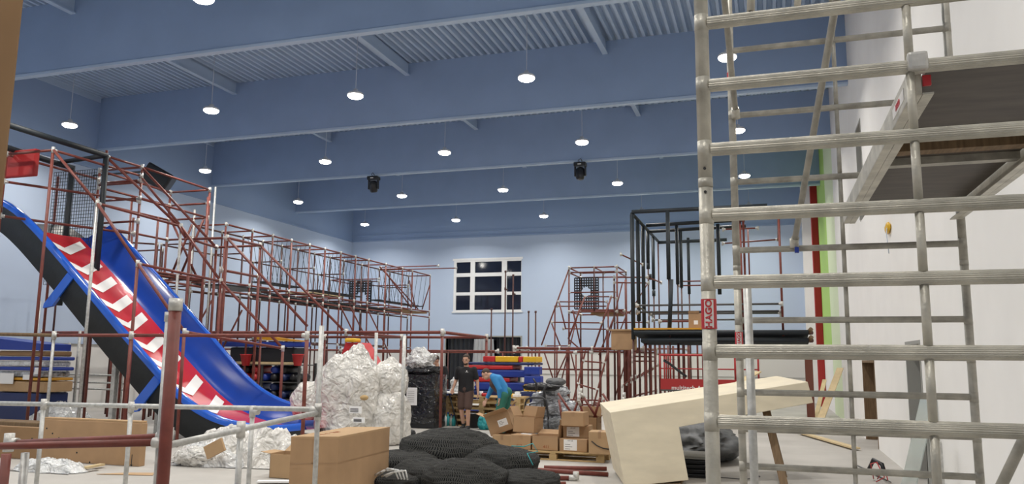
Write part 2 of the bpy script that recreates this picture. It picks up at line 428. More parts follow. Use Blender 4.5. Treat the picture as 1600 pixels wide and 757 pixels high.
# wide doorway under it, hung with plastic sheets
d1 = struct(MB().box((DX0-.06, YB-.04, 0), (DX0, YB+.3, DZ1)).box((DX1, YB-.04, 0), (DX1+.06, YB+.3, DZ1)).box((DX0-.06, YB-.04, DZ1), (DX1+.06, YB+.3, DZ1+.06)).build('door_1', 'door_grey'))
MB().box((DX0-.3, YB+.9, 0), (DX1+.3, YB+.95, 3)).build('dark_opening', 'dark_glass', d1)
def curtain(x0, x1, zt, m, label, dy, lean=0):
    P = []
    for k in range(9):
        t = k/8; z = .02+(zt-.02)*(1-t)
        P.append([V((x0+(x1-x0)*(i/40)+lean*t*(i/40-.5)*2, YB+dy+.05*math.sin(i*.9+k*.15)+.02*math.sin(i*2.3), z)) for i in range(41)])
    return single(MB().grid(P), 'plastic_curtain', m, label, 'curtain', ((x0+x1)/2, YB+dy, 0))
curtain(-14.95, -13.6, 2.68, 'dark_sheet', 'black plastic curtain filling the left side of the wide back doorway', .12)
curtain(-13.5, -12.5, 2.6, 'clear_sheet', 'pale grey plastic curtain in the middle of the wide back doorway', -.12, .18)
curtain(-12.45, -11.25, 2.68, 'dark_sheet', 'black plastic curtain filling the right side of the wide back doorway', .12)
# openings of the right wall
def wall_open(name, y0, y1, z0, z1, lining, back):
    o = struct(MB().box((XR-.01, y0-.05, z0), (XR+.3, y0, z1)).box((XR-.01, y1, z0), (XR+.3, y1+.05, z1)).box((XR-.01, y0-.05, z1), (XR+.3, y1+.05, z1+.05)).build(name, lining))
    MB().box((XR+.26, y0, z0), (XR+.3, y1, z1)).build('reveal', back, o)
    return o
wall_open('door_2', 17.45, 19.55, 0, 1.68, 'timber_old', 'timber_old')
wall_open('door_3', 12.2, 13.35, 0, 1.95, 'door_grey', 'door_grey')
wall_open('window_2', 17.55, 18.45, 4.75, 6.7, 'door_grey', 'door_grey')

# ================================================================== LAMPS
cells = ['second', 'third', 'fourth', 'fifth']
def make_lamp():
    t = thing('pendant_lamp', '', 'ceiling lamp', (0, 0, LAMP_Z), 'round pendant lamps in rows')
    MB().lathe((0, 0, LAMP_Z), [(.015, .16), (.05, .155), (.07, .09), (.17, .06), (.195, .03), (.195, 0), (.175, -.004)], 28).build('lamp_housing', 'lamp_house', t)
    MB().lathe((0, 0, LAMP_Z), [(.185, -.002), (.185, -.03), (.15, -.06), (.08, -.078), (.001, -.082)], 28).build('diffuser', 'lamp_glow', t)
    MB().tube((0, 0, LAMP_Z+.15), (0, 0, ZD), .008, seg=6).build('suspension_cable', 'cable', t)
    return t
proto = make_lamp(); first = True
rown = {11.0: 'nearest visible row', 16.5: 'row between the nearest girders', 22.1: 'middle row of the hall', 27.8: 'second row from the back wall', 33.5: 'row closest to the back wall'}
coln = ['by the white right wall', 'in the second column from the right wall', 'in the middle column', 'in the second column from the left wall', 'by the blue left wall']
for y in LAMP_Y:
    for j, x in enumerate(LAMP_X):
        vis = y > 10 and not (y == 11.0 and j != 2)
        if vis:
            o = proto if first else copy_tree(proto); first = False
            o.location = (x, y, LAMP_Z)
            o['label'] = 'round lamp %s, %s' % (coln[j], rown[y])
        L = bpy.data.lights.new('lamp_light', 'AREA'); L.shape = 'DISK'; L.size = .34; L.energy = LAMP_W; L.color = (1.0, .95, .87)
        lo = bpy.data.objects.new('lamp_light', L); COL.objects.link(lo); lo.location = (x, y, LAMP_Z-.09); L.spread = 2.6
        K = bpy.data.lights.new('lamp_rim_light', 'POINT'); K.shadow_soft_size = .10; K.energy = LAMP_W*.11; K.color = (1.0, .95, .87)
        ko = bpy.data.objects.new('lamp_rim_light', K); COL.objects.link(ko); ko.location = (x, y, LAMP_Z-.14)

# ================================================================== SCAFFOLD TOWER (right foreground)
AX0, AX1, AXS, AN, AFR, ZS = -.19, 1.115, .455, 2.7, 5.3, .2262
sc = thing('scaffold_tower', 'weathered aluminium scaffold tower with red HAGO stickers in the right foreground', 'scaffold', (.46, 4.0, 0))
zl = [1.495+ZS*k for k in range(-6, 13)]
TOPZ = 4.32
def ribbed(a, b, r, m='alu', n=22):
    mb = MB(); a = V(a); b = V(b); d = (b-a).normalized(); u = d.orthogonal().normalized(); w_ = d.cross(u)
    for p in (a, b):
        for i in range(2*n):
            t = math.pi*i/n; rr = r if i % 2 else r*.93; mb.v.append(p+(u*math.cos(t)+w_*math.sin(t))*rr)
    for i in range(2*n): j = (i+1) % (2*n); mb.face((i, j, 2*n+j, 2*n+i))
    mb.face(range(2*n)); mb.face([2*n+i for i in range(2*n)]); return mb
def frame_end(Y, full, m, rr, sr):
    for X in (AX0, AX1):
        for za, zb in ((.12, 2.27), (2.30, TOPZ)):
            mb = MB().tube((X, Y, za), (X, Y, zb), .0235, seg=20)
            if za > 2: mb.tube((X, Y, 2.24), (X, Y, 2.32), .0205, seg=20).tube((X, Y, 2.27), (X, Y, 2.30), .0245, seg=20)
            for z in zl:
                if za < z < zb: mb.tube((X, Y, z-.03), (X, Y, z+.03), .0242, seg=20)
            o = mb.build('upright_post', m, sc)
        MB().tube((X, Y, .0), (X, Y, .02), .06, seg=16).tube((X, Y, .02), (X, Y, .14), .018, seg=10).build('base_foot', 'alu_dark', sc)
    for z in zl: ribbed((AX0+.02, Y, z), (AX1-.02, Y, z), rr, m).build('rung', None or m, sc)
    for za, zb in zip(zl, zl[1:]): MB().tube((AXS, Y, za+rr*.9), (AXS, Y, zb-rr*.9), sr, seg=12).build('inner_stile', m, sc)
frame_end(AN, True, 'alu', .0225, .0135)
frame_end(AFR, False, 'alu_dark', .0195, .0135)
for (X, Y, z) in ((AX0-.0, AN-.024, 2.33), (AX0, AN-.024, 2.25)):
    MB().tube((X, Y-.001, z), (X, Y+.003, z), .005, seg=10).build('locking_hole', 'ink', sc)
def bracebar(a, b, r=.0185):
    mb = MB().tube(a, b, r, seg=14); o = mb.build('diagonal_brace', 'alu_dark', sc)
    d = (V(b)-V(a)).normalized()
    MB().tube(V(b)-d*.05, V(b)+d*.015, r*1.3, seg=12).tube(V(b)+V((-.0, 0, -.03)), V(b)+V((0, 0, .03)), .028, seg=12).build('brace_hook', 'alu', sc)
def through(px, py, y, e, y0):
    q = ay(px, py, y); e = V(e); return e+(q-e)*((e.y-y0)/(e.y-y))
bracebar(through(1132, 0, 4.6, (-.165, AFR-.03, zl[14]), AN+.05), (-.165, AFR-.03, zl[14]))
bracebar(through(1308, 0, 3.9, (.165, AFR-.03, zl[10]), AN+.05), (.165, AFR-.03, zl[10]+.03))
bracebar(ay(1680, 520, 3.3), ay(1545, 800, 3.3))
MB().box((.165, AFR-.07, zl[10]-.035), (.19, AFR-.04, zl[10]+.0)).build('blue_clip', 'blue_vinyl', sc)
# hanging stub above
MB().tube(ay(1175, -60, 4.2), ay(1173, 18, 4.2), .021, seg=14).build('hanging_brace_end', 'alu', sc)
MB().tube(ay(1173, 18, 4.2), ay(1173, 22, 4.2), .012, seg=10).build('brace_plug', 'ink', sc)
MB().tube(ay(1252, -60, 5.0), ay(1246, 8, 5.0), .021, seg=14).build('hanging_brace_end', 'alu', sc)

def text_mesh(s, size, extrude=.001, bold=0):
    c = bpy.data.curves.new('t', 'FONT'); c.body = s; c.size = size; c.extrude = extrude; c.offset = bold; c.align_x = 'CENTER'; c.align_y = 'CENTER'
    o = bpy.data.objects.new('t', c); COL.objects.link(o)
    dg = bpy.context.evaluated_depsgraph_get(); dg.update()
    me = bpy.data.meshes.new_from_object(o.evaluated_get(dg)); bpy.data.objects.remove(o); bpy.data.curves.remove(c)
    return me
def text_obj(name, s, size, m, origin, right, up, parent, bold=0, fn=None, sx=1.0):
    me = text_mesh(s, size, .0008, bold); right = V(right).normalized(); up = V(up).normalized(); nrm = right.cross(up)
    off = V(parent['_o']) if parent is not None else V((0, 0, 0))
    for v_ in me.vertices:
        p = V(origin)+right*v_.co.x*sx+up*v_.co.y+nrm*v_.co.z
        if fn: p = fn(v_.co.x*sx, v_.co.y, v_.co.z)
        v_.co = p-off
    me.materials.clear(); me.materials.append(M[m]); o = bpy.data.objects.new(name, me); COL.objects.link(o)
    if parent is not None: o.parent = parent; o['_o'] = parent['_o']
    return o
def hago(X, Y, r, zc, h, parent):
    dirc = math.atan2(0-Y, 0-X)                        # faces the open side of the tower
    def patch(z0, z1, a0, a1, rr, m, name, par):
        P = [[V((X+rr*math.cos(dirc+a0+(a1-a0)*i/12), Y+rr*math.sin(dirc+a0+(a1-a0)*i/12), z)) for i in range(13)] for z in (z0, z1)]
        mb = MB().grid(P); P2 = [[p-V((math.cos(dirc), math.sin(dirc), 0))*.0004 for p in row] for row in P]
        return mb.build(name, m, par)
    s_ = patch(zc-h/2, zc+h/2, -1.5, 1.5, r+.0010, 'sticker_red', 'sticker', parent)
    patch(zc-h*.46, zc+h*.46, -.62, .62, r+.0016, 'sticker_white', 'sticker_panel', s_)
    W = h*.86
    me_fn = lambda x, y, z: V((X+(r+.0026+z)*math.cos(dirc-y/r), Y+(r+.0026+z)*math.sin(dirc-y/r), zc+x))
    text_obj('sticker_lettering', 'HAGO', h*.33, 'sticker_red', (0, 0, 0), (1, 0, 0), (0, 1, 0), s_, bold=h*.010, fn=lambda x, y, z: me_fn(x, y*.80, z), sx=.98)
hago(AX0, AN, .0242, 1.842, .098, sc)
hago(AX0, AFR, .0242, 1.83, .085, sc)
hago(AX0, AFR, .0242, 3.56, .085, sc)

# work platform hooked on the rungs
pz = zl[11-6]+.0
pz = 2.626
pf = thing('scaffold_platform', 'dark plywood scaffold platform with aluminium side rails hooked on the rungs', 'platform', (.8, 4.0, pz))
PX0, PX1 = .475, 1.10
MB().box((PX0+.03, AN+.03, pz-.012), (PX1-.03, AFR-.03, pz+.0)).build('plywood_deck', 'ply_dark', pf)
for X in (PX0, PX1):
    mb = MB(); mb.bbox((X-.018, AN+.035, pz-.085), (X+.018, AFR-.035, pz+.008), .005); mb.box((X+(.018 if X < .8 else -.05), AN+.03, pz-.085), (X+(.05 if X < .8 else -.018), AFR-.03, pz-.079))
    mb.build('side_rail', 'alu', pf)
    for Y in (AN, AFR):
        s_ = 1 if Y == AN else -1
        mb = MB()
        mb.bbox((X-.03, Y-.034, pz-.02), (X+.03, Y+.03, pz+.04), .010) if s_ > 0 else mb.bbox((X-.03, Y+.0235, pz-.02), (X+.03, Y+.034, pz+.04), .004)
        mb.build('rung_hook', 'fitting', pf)
MB().box((PX0+.03, 3.62, pz-.05), (PX1-.03, 3.70, pz-.012)).build('cross_bearer', 'timber_old', pf)
MB().box((PX0+.03, 3.90, pz-.045), (PX1-.03, 3.96, pz-.012)).build('cross_bearer', 'alu_dark', pf)
MB().bbox((PX0+.02, AN+.03, pz-.055), (PX0+.045, AN+.045, pz-.02), .003).build('red_latch', 'sticker_red', pf)
MB().box((PX0-.0195, 2.85, pz-.06), (PX0-.0182, 3.10, pz-.02)).build('sticker', 'sticker_white', pf)
text_obj('sticker_lettering', 'HAGO', .03, 'sticker_red', (PX0-.0205, 2.975, pz-.04), (0, -1, 0), (0, 0, 1), pf, bold=.001)
MB().path([ay(1440, 165, 3.6), ay(1452, 160, 3.6), ay(1446, 170, 3.6)], .005).build('wire_catch', 'fitting', pf)
# loose tube
a = ay(1170, 449, 4.9); a.z = 2.15
single(MB().tube((a.x, 4.9, 0), (a.x-.01, 4.9, 2.16), .024, seg=18), 'galvanised_tube', 'galv', 'shiny loose galvanised tube standing upright behind the near scaffold frame', 'pipe', (a.x, 4.9, 0))
# ================================================================== LEFT: SLIDE AND PLAY FRAMES
RP = .031
# profile of the slide lip (x, z), near side at YN, far side at YFS
YN, YFS = 12.95, 14.85
lipx = [ (0, 310), (30, 330), (60, 360), (120, 430), (200, 527), (270, 607), (300, 634), (340, 655), (390, 666), (440, 668), (472, 664)]
lip = [ay(px, py, YN) for px, py in lipx]
lip = [V((p.x, 0, p.z)) for p in lip]
lip.insert(0, V((lip[0].x-1.0, 0, lip[0].z+.08)))
far_px = [(145, 342), (157, 345), (183, 372), (275, 480), (316, 540), (352, 581), (392, 603), (432, 617), (478, 632)]
farp = [ay(px, py, YFS) for px, py in far_px]
def interp(P, x):
    for a, b in zip(P, P[1:]):
        if a.x <= x <= b.x: return a.z+(b.z-a.z)*(x-a.x)/(b.x-a.x)
    return P[0].z if x < P[0].x else P[-1].z
def smooth_curve(P, n):
    x0, x1 = P[0].x, P[-1].x; xs = [x0+(x1-x0)*i/n for i in range(n+1)]; zs = [interp(P, x) for x in xs]
    for _ in range(6): zs = [zs[0]]+[(zs[i-1]+2*zs[i]+zs[i+1])/4 for i in range(1, n)]+[zs[-1]]
    return list(zip(xs, zs))
LC = smooth_curve(lip, 70)
sl = thing('play_slide', 'big blue and red slide with white chevron arrows running down to the right', 'slide', (-11.5, 13.9, 0))
# cross-section at every station: (dy from near lip, dz from lip line along vertical)
W = YFS-YN
def station(i):
    x, z = LC[i]; x2, z2 = LC[min(i+1, len(LC)-1)]; x0, z0 = LC[max(i-1, 0)]
    d = V((x2-x0, 0, z2-z0)).normalized(); n = V((-d.z, 0, d.x)); return V((x, 0, z)), n
def pt(i, dy, dn):
    p, n = station(i); return V((p.x, YN+dy, p.z))+n*dn
N_ = len(LC)
depth = lambda i: .10
rows = []
mb = MB()
def strip(mb, cols, i0=0, i1=None):
    P = [[pt(i, dy, dn(i) if callable(dn) else dn) for dy, dn in cols] for i in range(i0, i1 or N_)]
    mb.grid(P)
side_in = MB(); strip(side_in, [(.10, 0.0), (.12, lambda i: -depth(i)*.75), (.16, lambda i: -depth(i))]); side_in.build('near_side_wall', 'slide_blue', sl)
bed = MB(); I0 = min(range(N_), key=lambda i: abs(LC[i][0]-ay(66, 366, YN+.2).x)); strip(bed, [(.16, lambda i: -depth(i)), (.55, lambda i: -depth(i)-.015), (.85, lambda i: -depth(i)-.015), (1.32, lambda i: -depth(i)-.0)], I0); bedo = bed.build('slide_bed', 'slide_red', sl)
TOPF = lambda i: .36-.20*max(0, (i-40)/30)
fw = MB(); strip(fw, [(1.32, lambda i: -depth(i)), (1.50, lambda i: -depth(i)+.04), (1.68, lambda i: TOPF(i)*.45), (1.80, lambda i: TOPF(i)*.8), (1.84, TOPF)], I0); fw.build('far_side_wall', 'slide_blue', sl)
lp = MB(); strip(lp, [(-.02, -.10), (-.03, 0.0), (0, .03), (.07, .03), (.10, .0)]); lp.build('near_lip', 'slide_lip', sl)
lf = MB(); strip(lf, [(1.84, TOPF), (1.86, lambda i: TOPF(i)+.04), (1.93, lambda i: TOPF(i)+.04), (1.95, lambda i: TOPF(i)-.10)], I0); lf.build('far_lip', 'slide_lip', sl)
un = MB(); strip(un, [(-.01, -.09), (.0, lambda i: -.62 if i < N_-12 else -.62+.28*((i-(N_-12))/12)), (1.2, lambda i: -.66 if i < N_-12 else -.62+.28*((i-(N_-12))/12)), (1.9, lambda i: -.30)]); un.build('underside', 'slide_under', sl)
# chevrons on the bed
def cum():
    s = [0]
    for i in range(1, N_): s.append(s[-1]+math.hypot(LC[i][0]-LC[i-1][0], LC[i][1]-LC[i-1][1]))
    return s
CU = cum()
def on_bed(s, dy, up=.012):
    for i in range(1, N_):
        if CU[i] >= s: break
    t = (s-CU[i-1])/(CU[i]-CU[i-1]); a = pt(i-1, dy, -depth(i-1)-.012+up); b = pt(i, dy, -depth(i)-.012+up); return a.lerp(b, t)
s0 = None
targets = [(107, 380), (133, 411), (155, 441), (179, 470), (203, 500), (228, 536), (246, 571), (290, 602), (322, 634)]
for tx, ty in targets:
    best = min(((on_bed(CU[-1]*k/300, .60)-CP, k) for k in range(1, 300)), key=lambda q: (lambda c: (800+FPX*c.x/-c.z-tx)**2+(378.5-FPX*c.y/-c.z-ty)**2)(ROT.transposed() @ q[0]))
    s = CU[-1]*best[1]/300
    for a, b in (((0, .36), (.20, .66)), ((.20, .66), (-.06, 1.06))):
        pass
    mb = MB(); w_ = .25
    def arm(d0, y0, d1, y1):
        P = []
        for k in range(7):
            t = k/6; P.append([on_bed(max(.01, min(CU[-1]-.01, s+d0+(d1-d0)*t+q)), y0+(y1-y0)*t) for q in (0, w_*.5, w_)])
        mb.grid(P)
    arm(-.20, .16, .10, .50); arm(.10, .50, -.30, 1.18)
    mb.build('chevron_arrow', 'slide_white', bedo)
# support brackets and legs of the slide
def xz(i): return LC[i]
for i in (25, 44):
    x, z = LC[i]; mb = MB()
    mb.prism([V((x-.04, YN-.04, z-.1)), V((x+.12, YN-.04, z-.22)), V((x-.38, YN-.04, z-.80)), V((x-.62, YN-.04, z-.84)), V((x-.60, YN-.04, z-.74))], (0, .07, 0))
    mb.build('blue_bracket', 'slide_lip', sl)
for i in (61,):
    x, z = LC[i]; MB().bbox((x-.07, YN+.02, 0), (x+.07, YN+.14, z-.06), .02).build('blue_leg', 'slide_lip', sl)
for i in (34, 50):
    x, z = LC[i]
    for dy in (.2, 1.5): MB().bbox((x-.05, YN+dy, 0), (x+.05, YN+dy+.1, z-.55), .01).build('steel_leg', 'galv', sl)
# wall end of slide runout
x, z = LC[-1]
MB().bbox((x-.1, YN+.05, 0), (x+.02, YN+1.85, z-.28), .04).build('runout_foot', 'slide_lip', sl)

# ---------------- slide tower frame
XT = -14.25
T = Frame('slide_tower_frame', 'tall red pipe frame with black padded top around the blue slide', 'play frame', (-13.5, 14.5, 0))
F = lambda px, py, y: ay(px, py, y)
y1, y2, y3, y4 = 12.5, 15.0, 17.45, 13.9
for x, y, zt in ((XT, y1, 5.95), (XT, y2, 6.17), (XT, y3, 6.12), (XT-1.3, y1, 5.95), (XT-1.3, y2, 6.17), (XT-1.3, y3, 6.12), (XT-2.6, y2, 6.1), (XT-2.6, y3, 6.1)):
    T.post((x, y, 0), (x, y, zt), RP)
T.post((XT, y3+.22, 0), (XT, y3+.22, 6.25), .026, 'galv').post((XT+.06, y3-.12, 0), (XT+.06, y3-.12, 5.9), RP)
T.post((XT-.45, y3, 0), (XT-.45, y3, 5.6), .03, 'galv'); T.post((XT-1.3, 16.2, 0), (XT-1.3, 16.2, 5.2), RP); T.post((XT-.6, 16.3, 0), (XT-.6, 16.3, 5.2), .028, 'red_pipe')
# black padded corner posts and top bars
for (x, y, za, zb) in ((XT, y4, 3.2, 6.18), (XT-.6, 11.63, 2.3, 6.5), (XT-1.3, y4+.3, 2.8, 6.1)):
    T.t_('padded_post', (x, y, za), (x, y, zb), .062, 'foam_black')
T.post((XT, y4, 0), (XT, y4, 6.3), .03)
T.post((XT-.6, 11.63, 0), (XT-.6, 11.63, 6.75), .03)
T.t_('padded_bar', (XT-.35, 11.63, 6.30), (XT, y4, 6.18), .065, 'foam_black')
T.t_('padded_bar', (XT-1.3, 11.63, 6.12), (XT-1.3, y4+.3, 6.05), .065, 'foam_black')
T.t_('padded_bar', (XT-1.3, y4, 6.12), (XT, y4, 6.18), .05, 'foam_black')
for z in (5.95,):
    T.rail((XT, y1, z), (XT, y2, z)); T.rail((XT-1.3, y1, z), (XT, y1, z)); T.rail((XT-1.3, y1, z), (XT-1.3, y2, z)); T.rail((XT-1.3, y2, z-.1), (XT, y2, z-.1))
T.rail((XT-1.3, y1, 5.35), (XT, y2, 5.33)); T.rail((XT-1.3, y1, 4.6), (XT-.1, y2, 4.55))
T.rail((XT, y4, 6.17), (XT, y2, 6.17)); T.rail((XT, y2, 6.17), (XT, y3, 6.12)); T.rail((XT-1.3, y2, 6.17), (XT, y2, 6.17)); T.rail((XT-1.3, y3, 6.12), (XT, y3, 6.12)); T.rail((XT-1.3, y2, 6.17), (XT-1.3, y3, 6.12))
for z in (5.75, 5.35, 4.8): T.rail((XT-1.3, y3, z), (XT, y3, z)); T.rail((XT-1.3, y2, z), (XT-1.3, y3, z)); T.rail((XT-1.3, y2, z+.05), (XT, y2, z+.05))
T.rail((XT, y2, 5.4), (XT, y3, 5.35)); T.rail((XT, y2, 3.72), (XT, y3, 3.68)); T.rail((XT, y2, 3.52), (XT, y3, 3.48)); T.rail((XT-1.3, y2, 3.72), (XT-1.3, y3, 3.7)); T.rail((XT-1.3, y3, 3.7), (XT, y3, 3.7)); T.rail((XT-1.3, y2, 3.7), (XT, y2, 3.7))
# lane enclosure: sloping rails of the two sides joined by cross rails
lane = [((83, 234), (220, 277)), ((152, 318), (283, 354)), ((215, 412), (345, 440)), ((288, 519), (442, 545))]
NP = []
for (a, b) in lane: NP.append((F(*a, y1), F(*b, y2)))
for (a, b), (c, d) in zip(NP, NP[1:]): T.brace(a, c, RP); T.brace(b, d, RP)
for (a, b) in NP[1:]: T.rail(a, b)
for k, (a, b) in enumerate(NP[1:]):
    T.post((a.x, a.y, 0), a, RP, 'red_pipe' if k else 'galv'); T.post((b.x, b.y, 0), b, RP, 'galv' if k == 0 else 'red_pipe')
T.brace(F(165, 244, y4), F(278, 352, y4+1.0), RP); T.brace(F(278, 352, y4+1.0), F(290, 372, y4+1.1), RP)
T.brace(F(222, 262, y2), F(335, 384, y2+.3), RP)
T.brace((XT-.5, y3, 5.2), (XT-1.25, y3, 3.4), RP); T.brace((XT-.1, y3-.05, 5.3), (XT-.9, y3, 3.5), RP); T.brace((XT-1.3, y3, 5.5), (XT-.2, y3, 3.7), RP)
# low wall-side box
for (x, y) in ((-18.2, 16.5), (-17.0, 16.5), (-15.9, 17.5), (-18.2, 18.5), (-16.6, 18.5)): T.post((x, y, 0), (x, y, 4.7), .026, 'brown_pipe')
T.rail((-18.2, 16.5, 4.7), (-17.0, 16.5, 4.7), .024, 'brown_pipe').rail((-17.0, 16.5, 4.7), (-15.9, 17.5, 4.7), .024, 'brown_pipe').rail((-18.2, 16.5, 4.7), (-18.2, 18.5, 4.7), .024, 'brown_pipe').rail((-18.2, 18.5, 4.7), (-16.6, 18.5, 4.7), .024, 'brown_pipe').rail((-18.2, 16.5, 4.35), (-17.0, 16.5, 4.35), .024, 'brown_pipe')
# second sloping lane
Q = [((300, 373), (352, 372)), ]
A_ = F(355, 372, 15.2); B_ = F(407, 384, 17.2); A0 = F(298, 374, 15.2); B0 = F(338, 387, 17.2)
T.rail(A0, A_, RP).rail(B0, B_, RP).rail(A_, B_, RP).rail(A0, B0, RP)
A1 = F(480, 510, 15.2); B1 = F(536, 516, 17.2); A2 = F(560, 610, 15.2)
T.brace(A_, A1, RP).brace(B_, B1, RP)
for p in (A_, B_): T.post((p.x, p.y, 0), p, .034)
for p in (A0, B0): T.post((p.x, p.y, 0), p, .034)
T.rail(F(345, 422, 15.2), F(403, 433, 17.2), RP)
# rope-floor between towers
for (a, b) in (((90, 560), (280, 505)),): pass
T.done()
# roller bridge deck in the tower
mb = MB()
rd = thing('roller_deck', 'row of black foam rollers on rails high between the red tower pipes', 'roller deck', (-13.8, 16.3, 3.7))
for i in range(15):
    t = i/14; MB().tube((XT-.98+.95*0, y2+.1+2.2*t, 3.78), (XT-.08, y2+.1+2.2*t, 3.66), .06, seg=10).build('foam_roller', 'foam_black', rd)
MB().tube((XT-1.0, y2, 3.78), (XT-1.0, y3-.05, 3.78), .025).build('side_rail', 'red_pipe', rd); MB().tube((XT-.06, y2+.05, 3.64), (XT-.06, y3-.05, 3.64), .025).build('side_rail', 'red_pipe', rd)
for i in range(4): MB().tube((XT-1.0, y2+.15+.5*i, 3.62), (XT-1.0, y2+.15+.5*i, 3.74), .045, seg=8).build('yellow_cable_tie', 'yellow_clip', rd)
# safety net and red padded panel behind the slide top
mb = MB(); nx0, nx1 = -16.2, -14.9; ny = 14.3
for i in range(19): x = nx0+(nx1-nx0)*i/18; mb.tube((x, ny, 3.3), (x, ny, 6.0), .006, seg=4, caps=False)
for i in range(34): z = 3.3+2.7*i/33; mb.tube((nx0, ny, z), (nx1, ny, z), .006, seg=4, caps=False)
single(mb, 'safety_net', 'foam_black', 'thin black safety net stretched behind the top of the slide', 'net', ((nx0+nx1)/2, ny, 3.3))
a = ay(12, 237, 12.7); b = ay(55, 275, 12.7)
single(MB().bbox((a.x-.25, 12.65, b.z), (b.x, 12.77, a.z), .03), 'crash_mat', 'red_paint', 'dark red padded mat high in the frame at the left edge above the slide', 'mat', ((a.x+b.x)/2, 12.7, b.z))

# ---------------- long climbing row along the left wall
R = Frame('climbing_course_frame', 'long two-storey red pipe climbing course running back along the left wall', 'play frame', (-15, 25, 0))
YS = [18.2, 19.4, 20.4, 21.4, 22.45, 23.4, 24.45, 25.5, 26.5, 27.9, 29.4, 30.35, 32.2]
XA, XBk, XC = -14.25, -15.3, -16.4
for x, m in ((XA, 'red_pipe'), (XBk, 'brown_pipe')):
    for k, y in enumerate(YS):
        R.post((x, y, 0), (x, y, 5.3), RP if x == XA and k % 2 else .027, m)
        if k: 
            for z in (5.3, 3.7, 3.45): R.rail((x, YS[k-1], z), (x, y, z), .026, m)
            if k % 2: R.rail((x, YS[k-1], 2.1), (x, y, 2.1), .022, 'brown_pipe')
for y in YS:
    for z in (5.3, 3.7): R.rail((XBk, y, z), (XA, y, z), .024)
for k, y in enumerate(YS):
    if k % 2 == 0:
        R.post((XC, y, 0), (XC, y, 4.8), .025, 'brown_pipe'); R.rail((XC, y, 4.8), (XBk, y, 4.8), .022, 'brown_pipe'); R.rail((XC, y, 3.6), (XBk, y, 3.6), .022, 'brown_pipe')
        if k: R.rail((XC, YS[k-2], 4.8), (XC, y, 4.8), .022, 'brown_pipe'); R.rail((XC, YS[k-2], 3.6), (XC, y, 3.6), .022, 'brown_pipe'); R.rail((XC, YS[k-2], 2.2), (XC, y, 2.2), .022, 'brown_pipe')
# end block, toward the back wall
for x in (-17.6, -16.4): R.post((x, 29.4, 0), (x, 29.4, 4.9), .025, 'brown_pipe'); R.post((x, 32.2, 0), (x, 32.2, 4.9), .025, 'brown_pipe')
R.rail((-17.6, 29.4, 4.9), (-15.3, 29.4, 4.9), .024).rail((-17.6, 32.2, 4.9), (-15.3, 32.2, 4.9), .024).rail((-17.6, 29.4, 4.9), (-17.6, 32.2, 4.9), .024)
R.rail((XA-1, 29.4, 5.38), (XA+1.6, 29.4, 5.38), .022).rail((XA-1.6, 30.35, 5.38), (XA+2.0, 30.35, 5.38), .022)
for (ya, za, yb, zb) in ((27.9, 5.0, 30.35, 3.75), (27.4, 5.15, 31.0, 3.75)): R.brace((XA, ya, za), (XA, yb, zb), .026)
R.brace((XA, 32.2, 4.9), (XA-.35, 32.2, 3.8), .026).brace((XA-1.0, 32.2, 5.1), (XA-.65, 32.2, 3.8), .026)
R.brace((XA, 24.5, 3.5), (XA, 26.3, 1.9), .026).brace((XA, 26.5, 3.5), (XA, 29.2, 1.2), .026).brace((XA, 25.2, 3.5), (XA, 28.4, .8), .026)
R.brace((XA-.3, 18.2, 3.2), (XA-1.1, 18.2, 1.9), .026).brace((XA-.2, 19.4, 3.0), (XA-1.0, 19.4, 1.5), .026)
R.done()
# hanging obstacle ropes (each a black cord pair), walkway decks
for k in range(3, 13):
    y0_, y1_ = YS[k-1], YS[k]
    if k in (5, 9): continue
    for j in range(4):
        yy = y0_+(y1_-y0_)*(j+.5)/4
        mb = MB().tube((XA-.08, yy, 5.26), (XA-.30, yy+.12, 3.95), .008, seg=5).tube((XBk+.08, yy, 5.26), (XBk+.30, yy+.12, 3.95), .008, seg=5)
        o = mb.build('hanging_rope', 'foam_black'); L = V(((XA+XBk)/2, yy, 3.93)); o.data.transform(Matrix.Translation(-L)); o.location = L; o['_o'] = tuple(L)
        tag(o, 'pair of thin black ropes hanging from the top rails of the long climbing course', 'rope', 'hanging ropes of the climbing course')
        q = MB().bbox((XBk+.28, yy-.10+.12, 3.91), (XA-.28, yy+.10+.12, 3.95), .01); b_ = q.build('step_board', 'black_plastic', o)
def deck(x0, x1, y0_, y1_, z, name, m, label, cat, t=.05):
    return single(MB().bbox((x0, y0_, z-t), (x1, y1_, z), .01), name, m, label, cat, ((x0+x1)/2, (y0_+y1_)/2, z-t))
deck(XC, XBk, 22.5, 30.3, 3.67, 'walkway_deck', 'black_plastic', 'black walkway deck at the rear of the long climbing course', 'deck')
deck(XBk+.05, XA-.05, 29.45, 32.1, 3.66, 'walkway_deck', 'card_dark', 'brown walkway deck at the far end of the long climbing course', 'deck')
deck(XBk, XA, 18.3, 20.3, 3.66, 'walkway_deck', 'black_plastic', 'black walkway deck at the near end of the long climbing course', 'deck')
deck(XC-.1, XBk-.1, 24.6, 26.8, 3.98, 'wooden_board', 'rail_wood', 'pale wooden boards lying on the climbing course above the walkway', 'board')
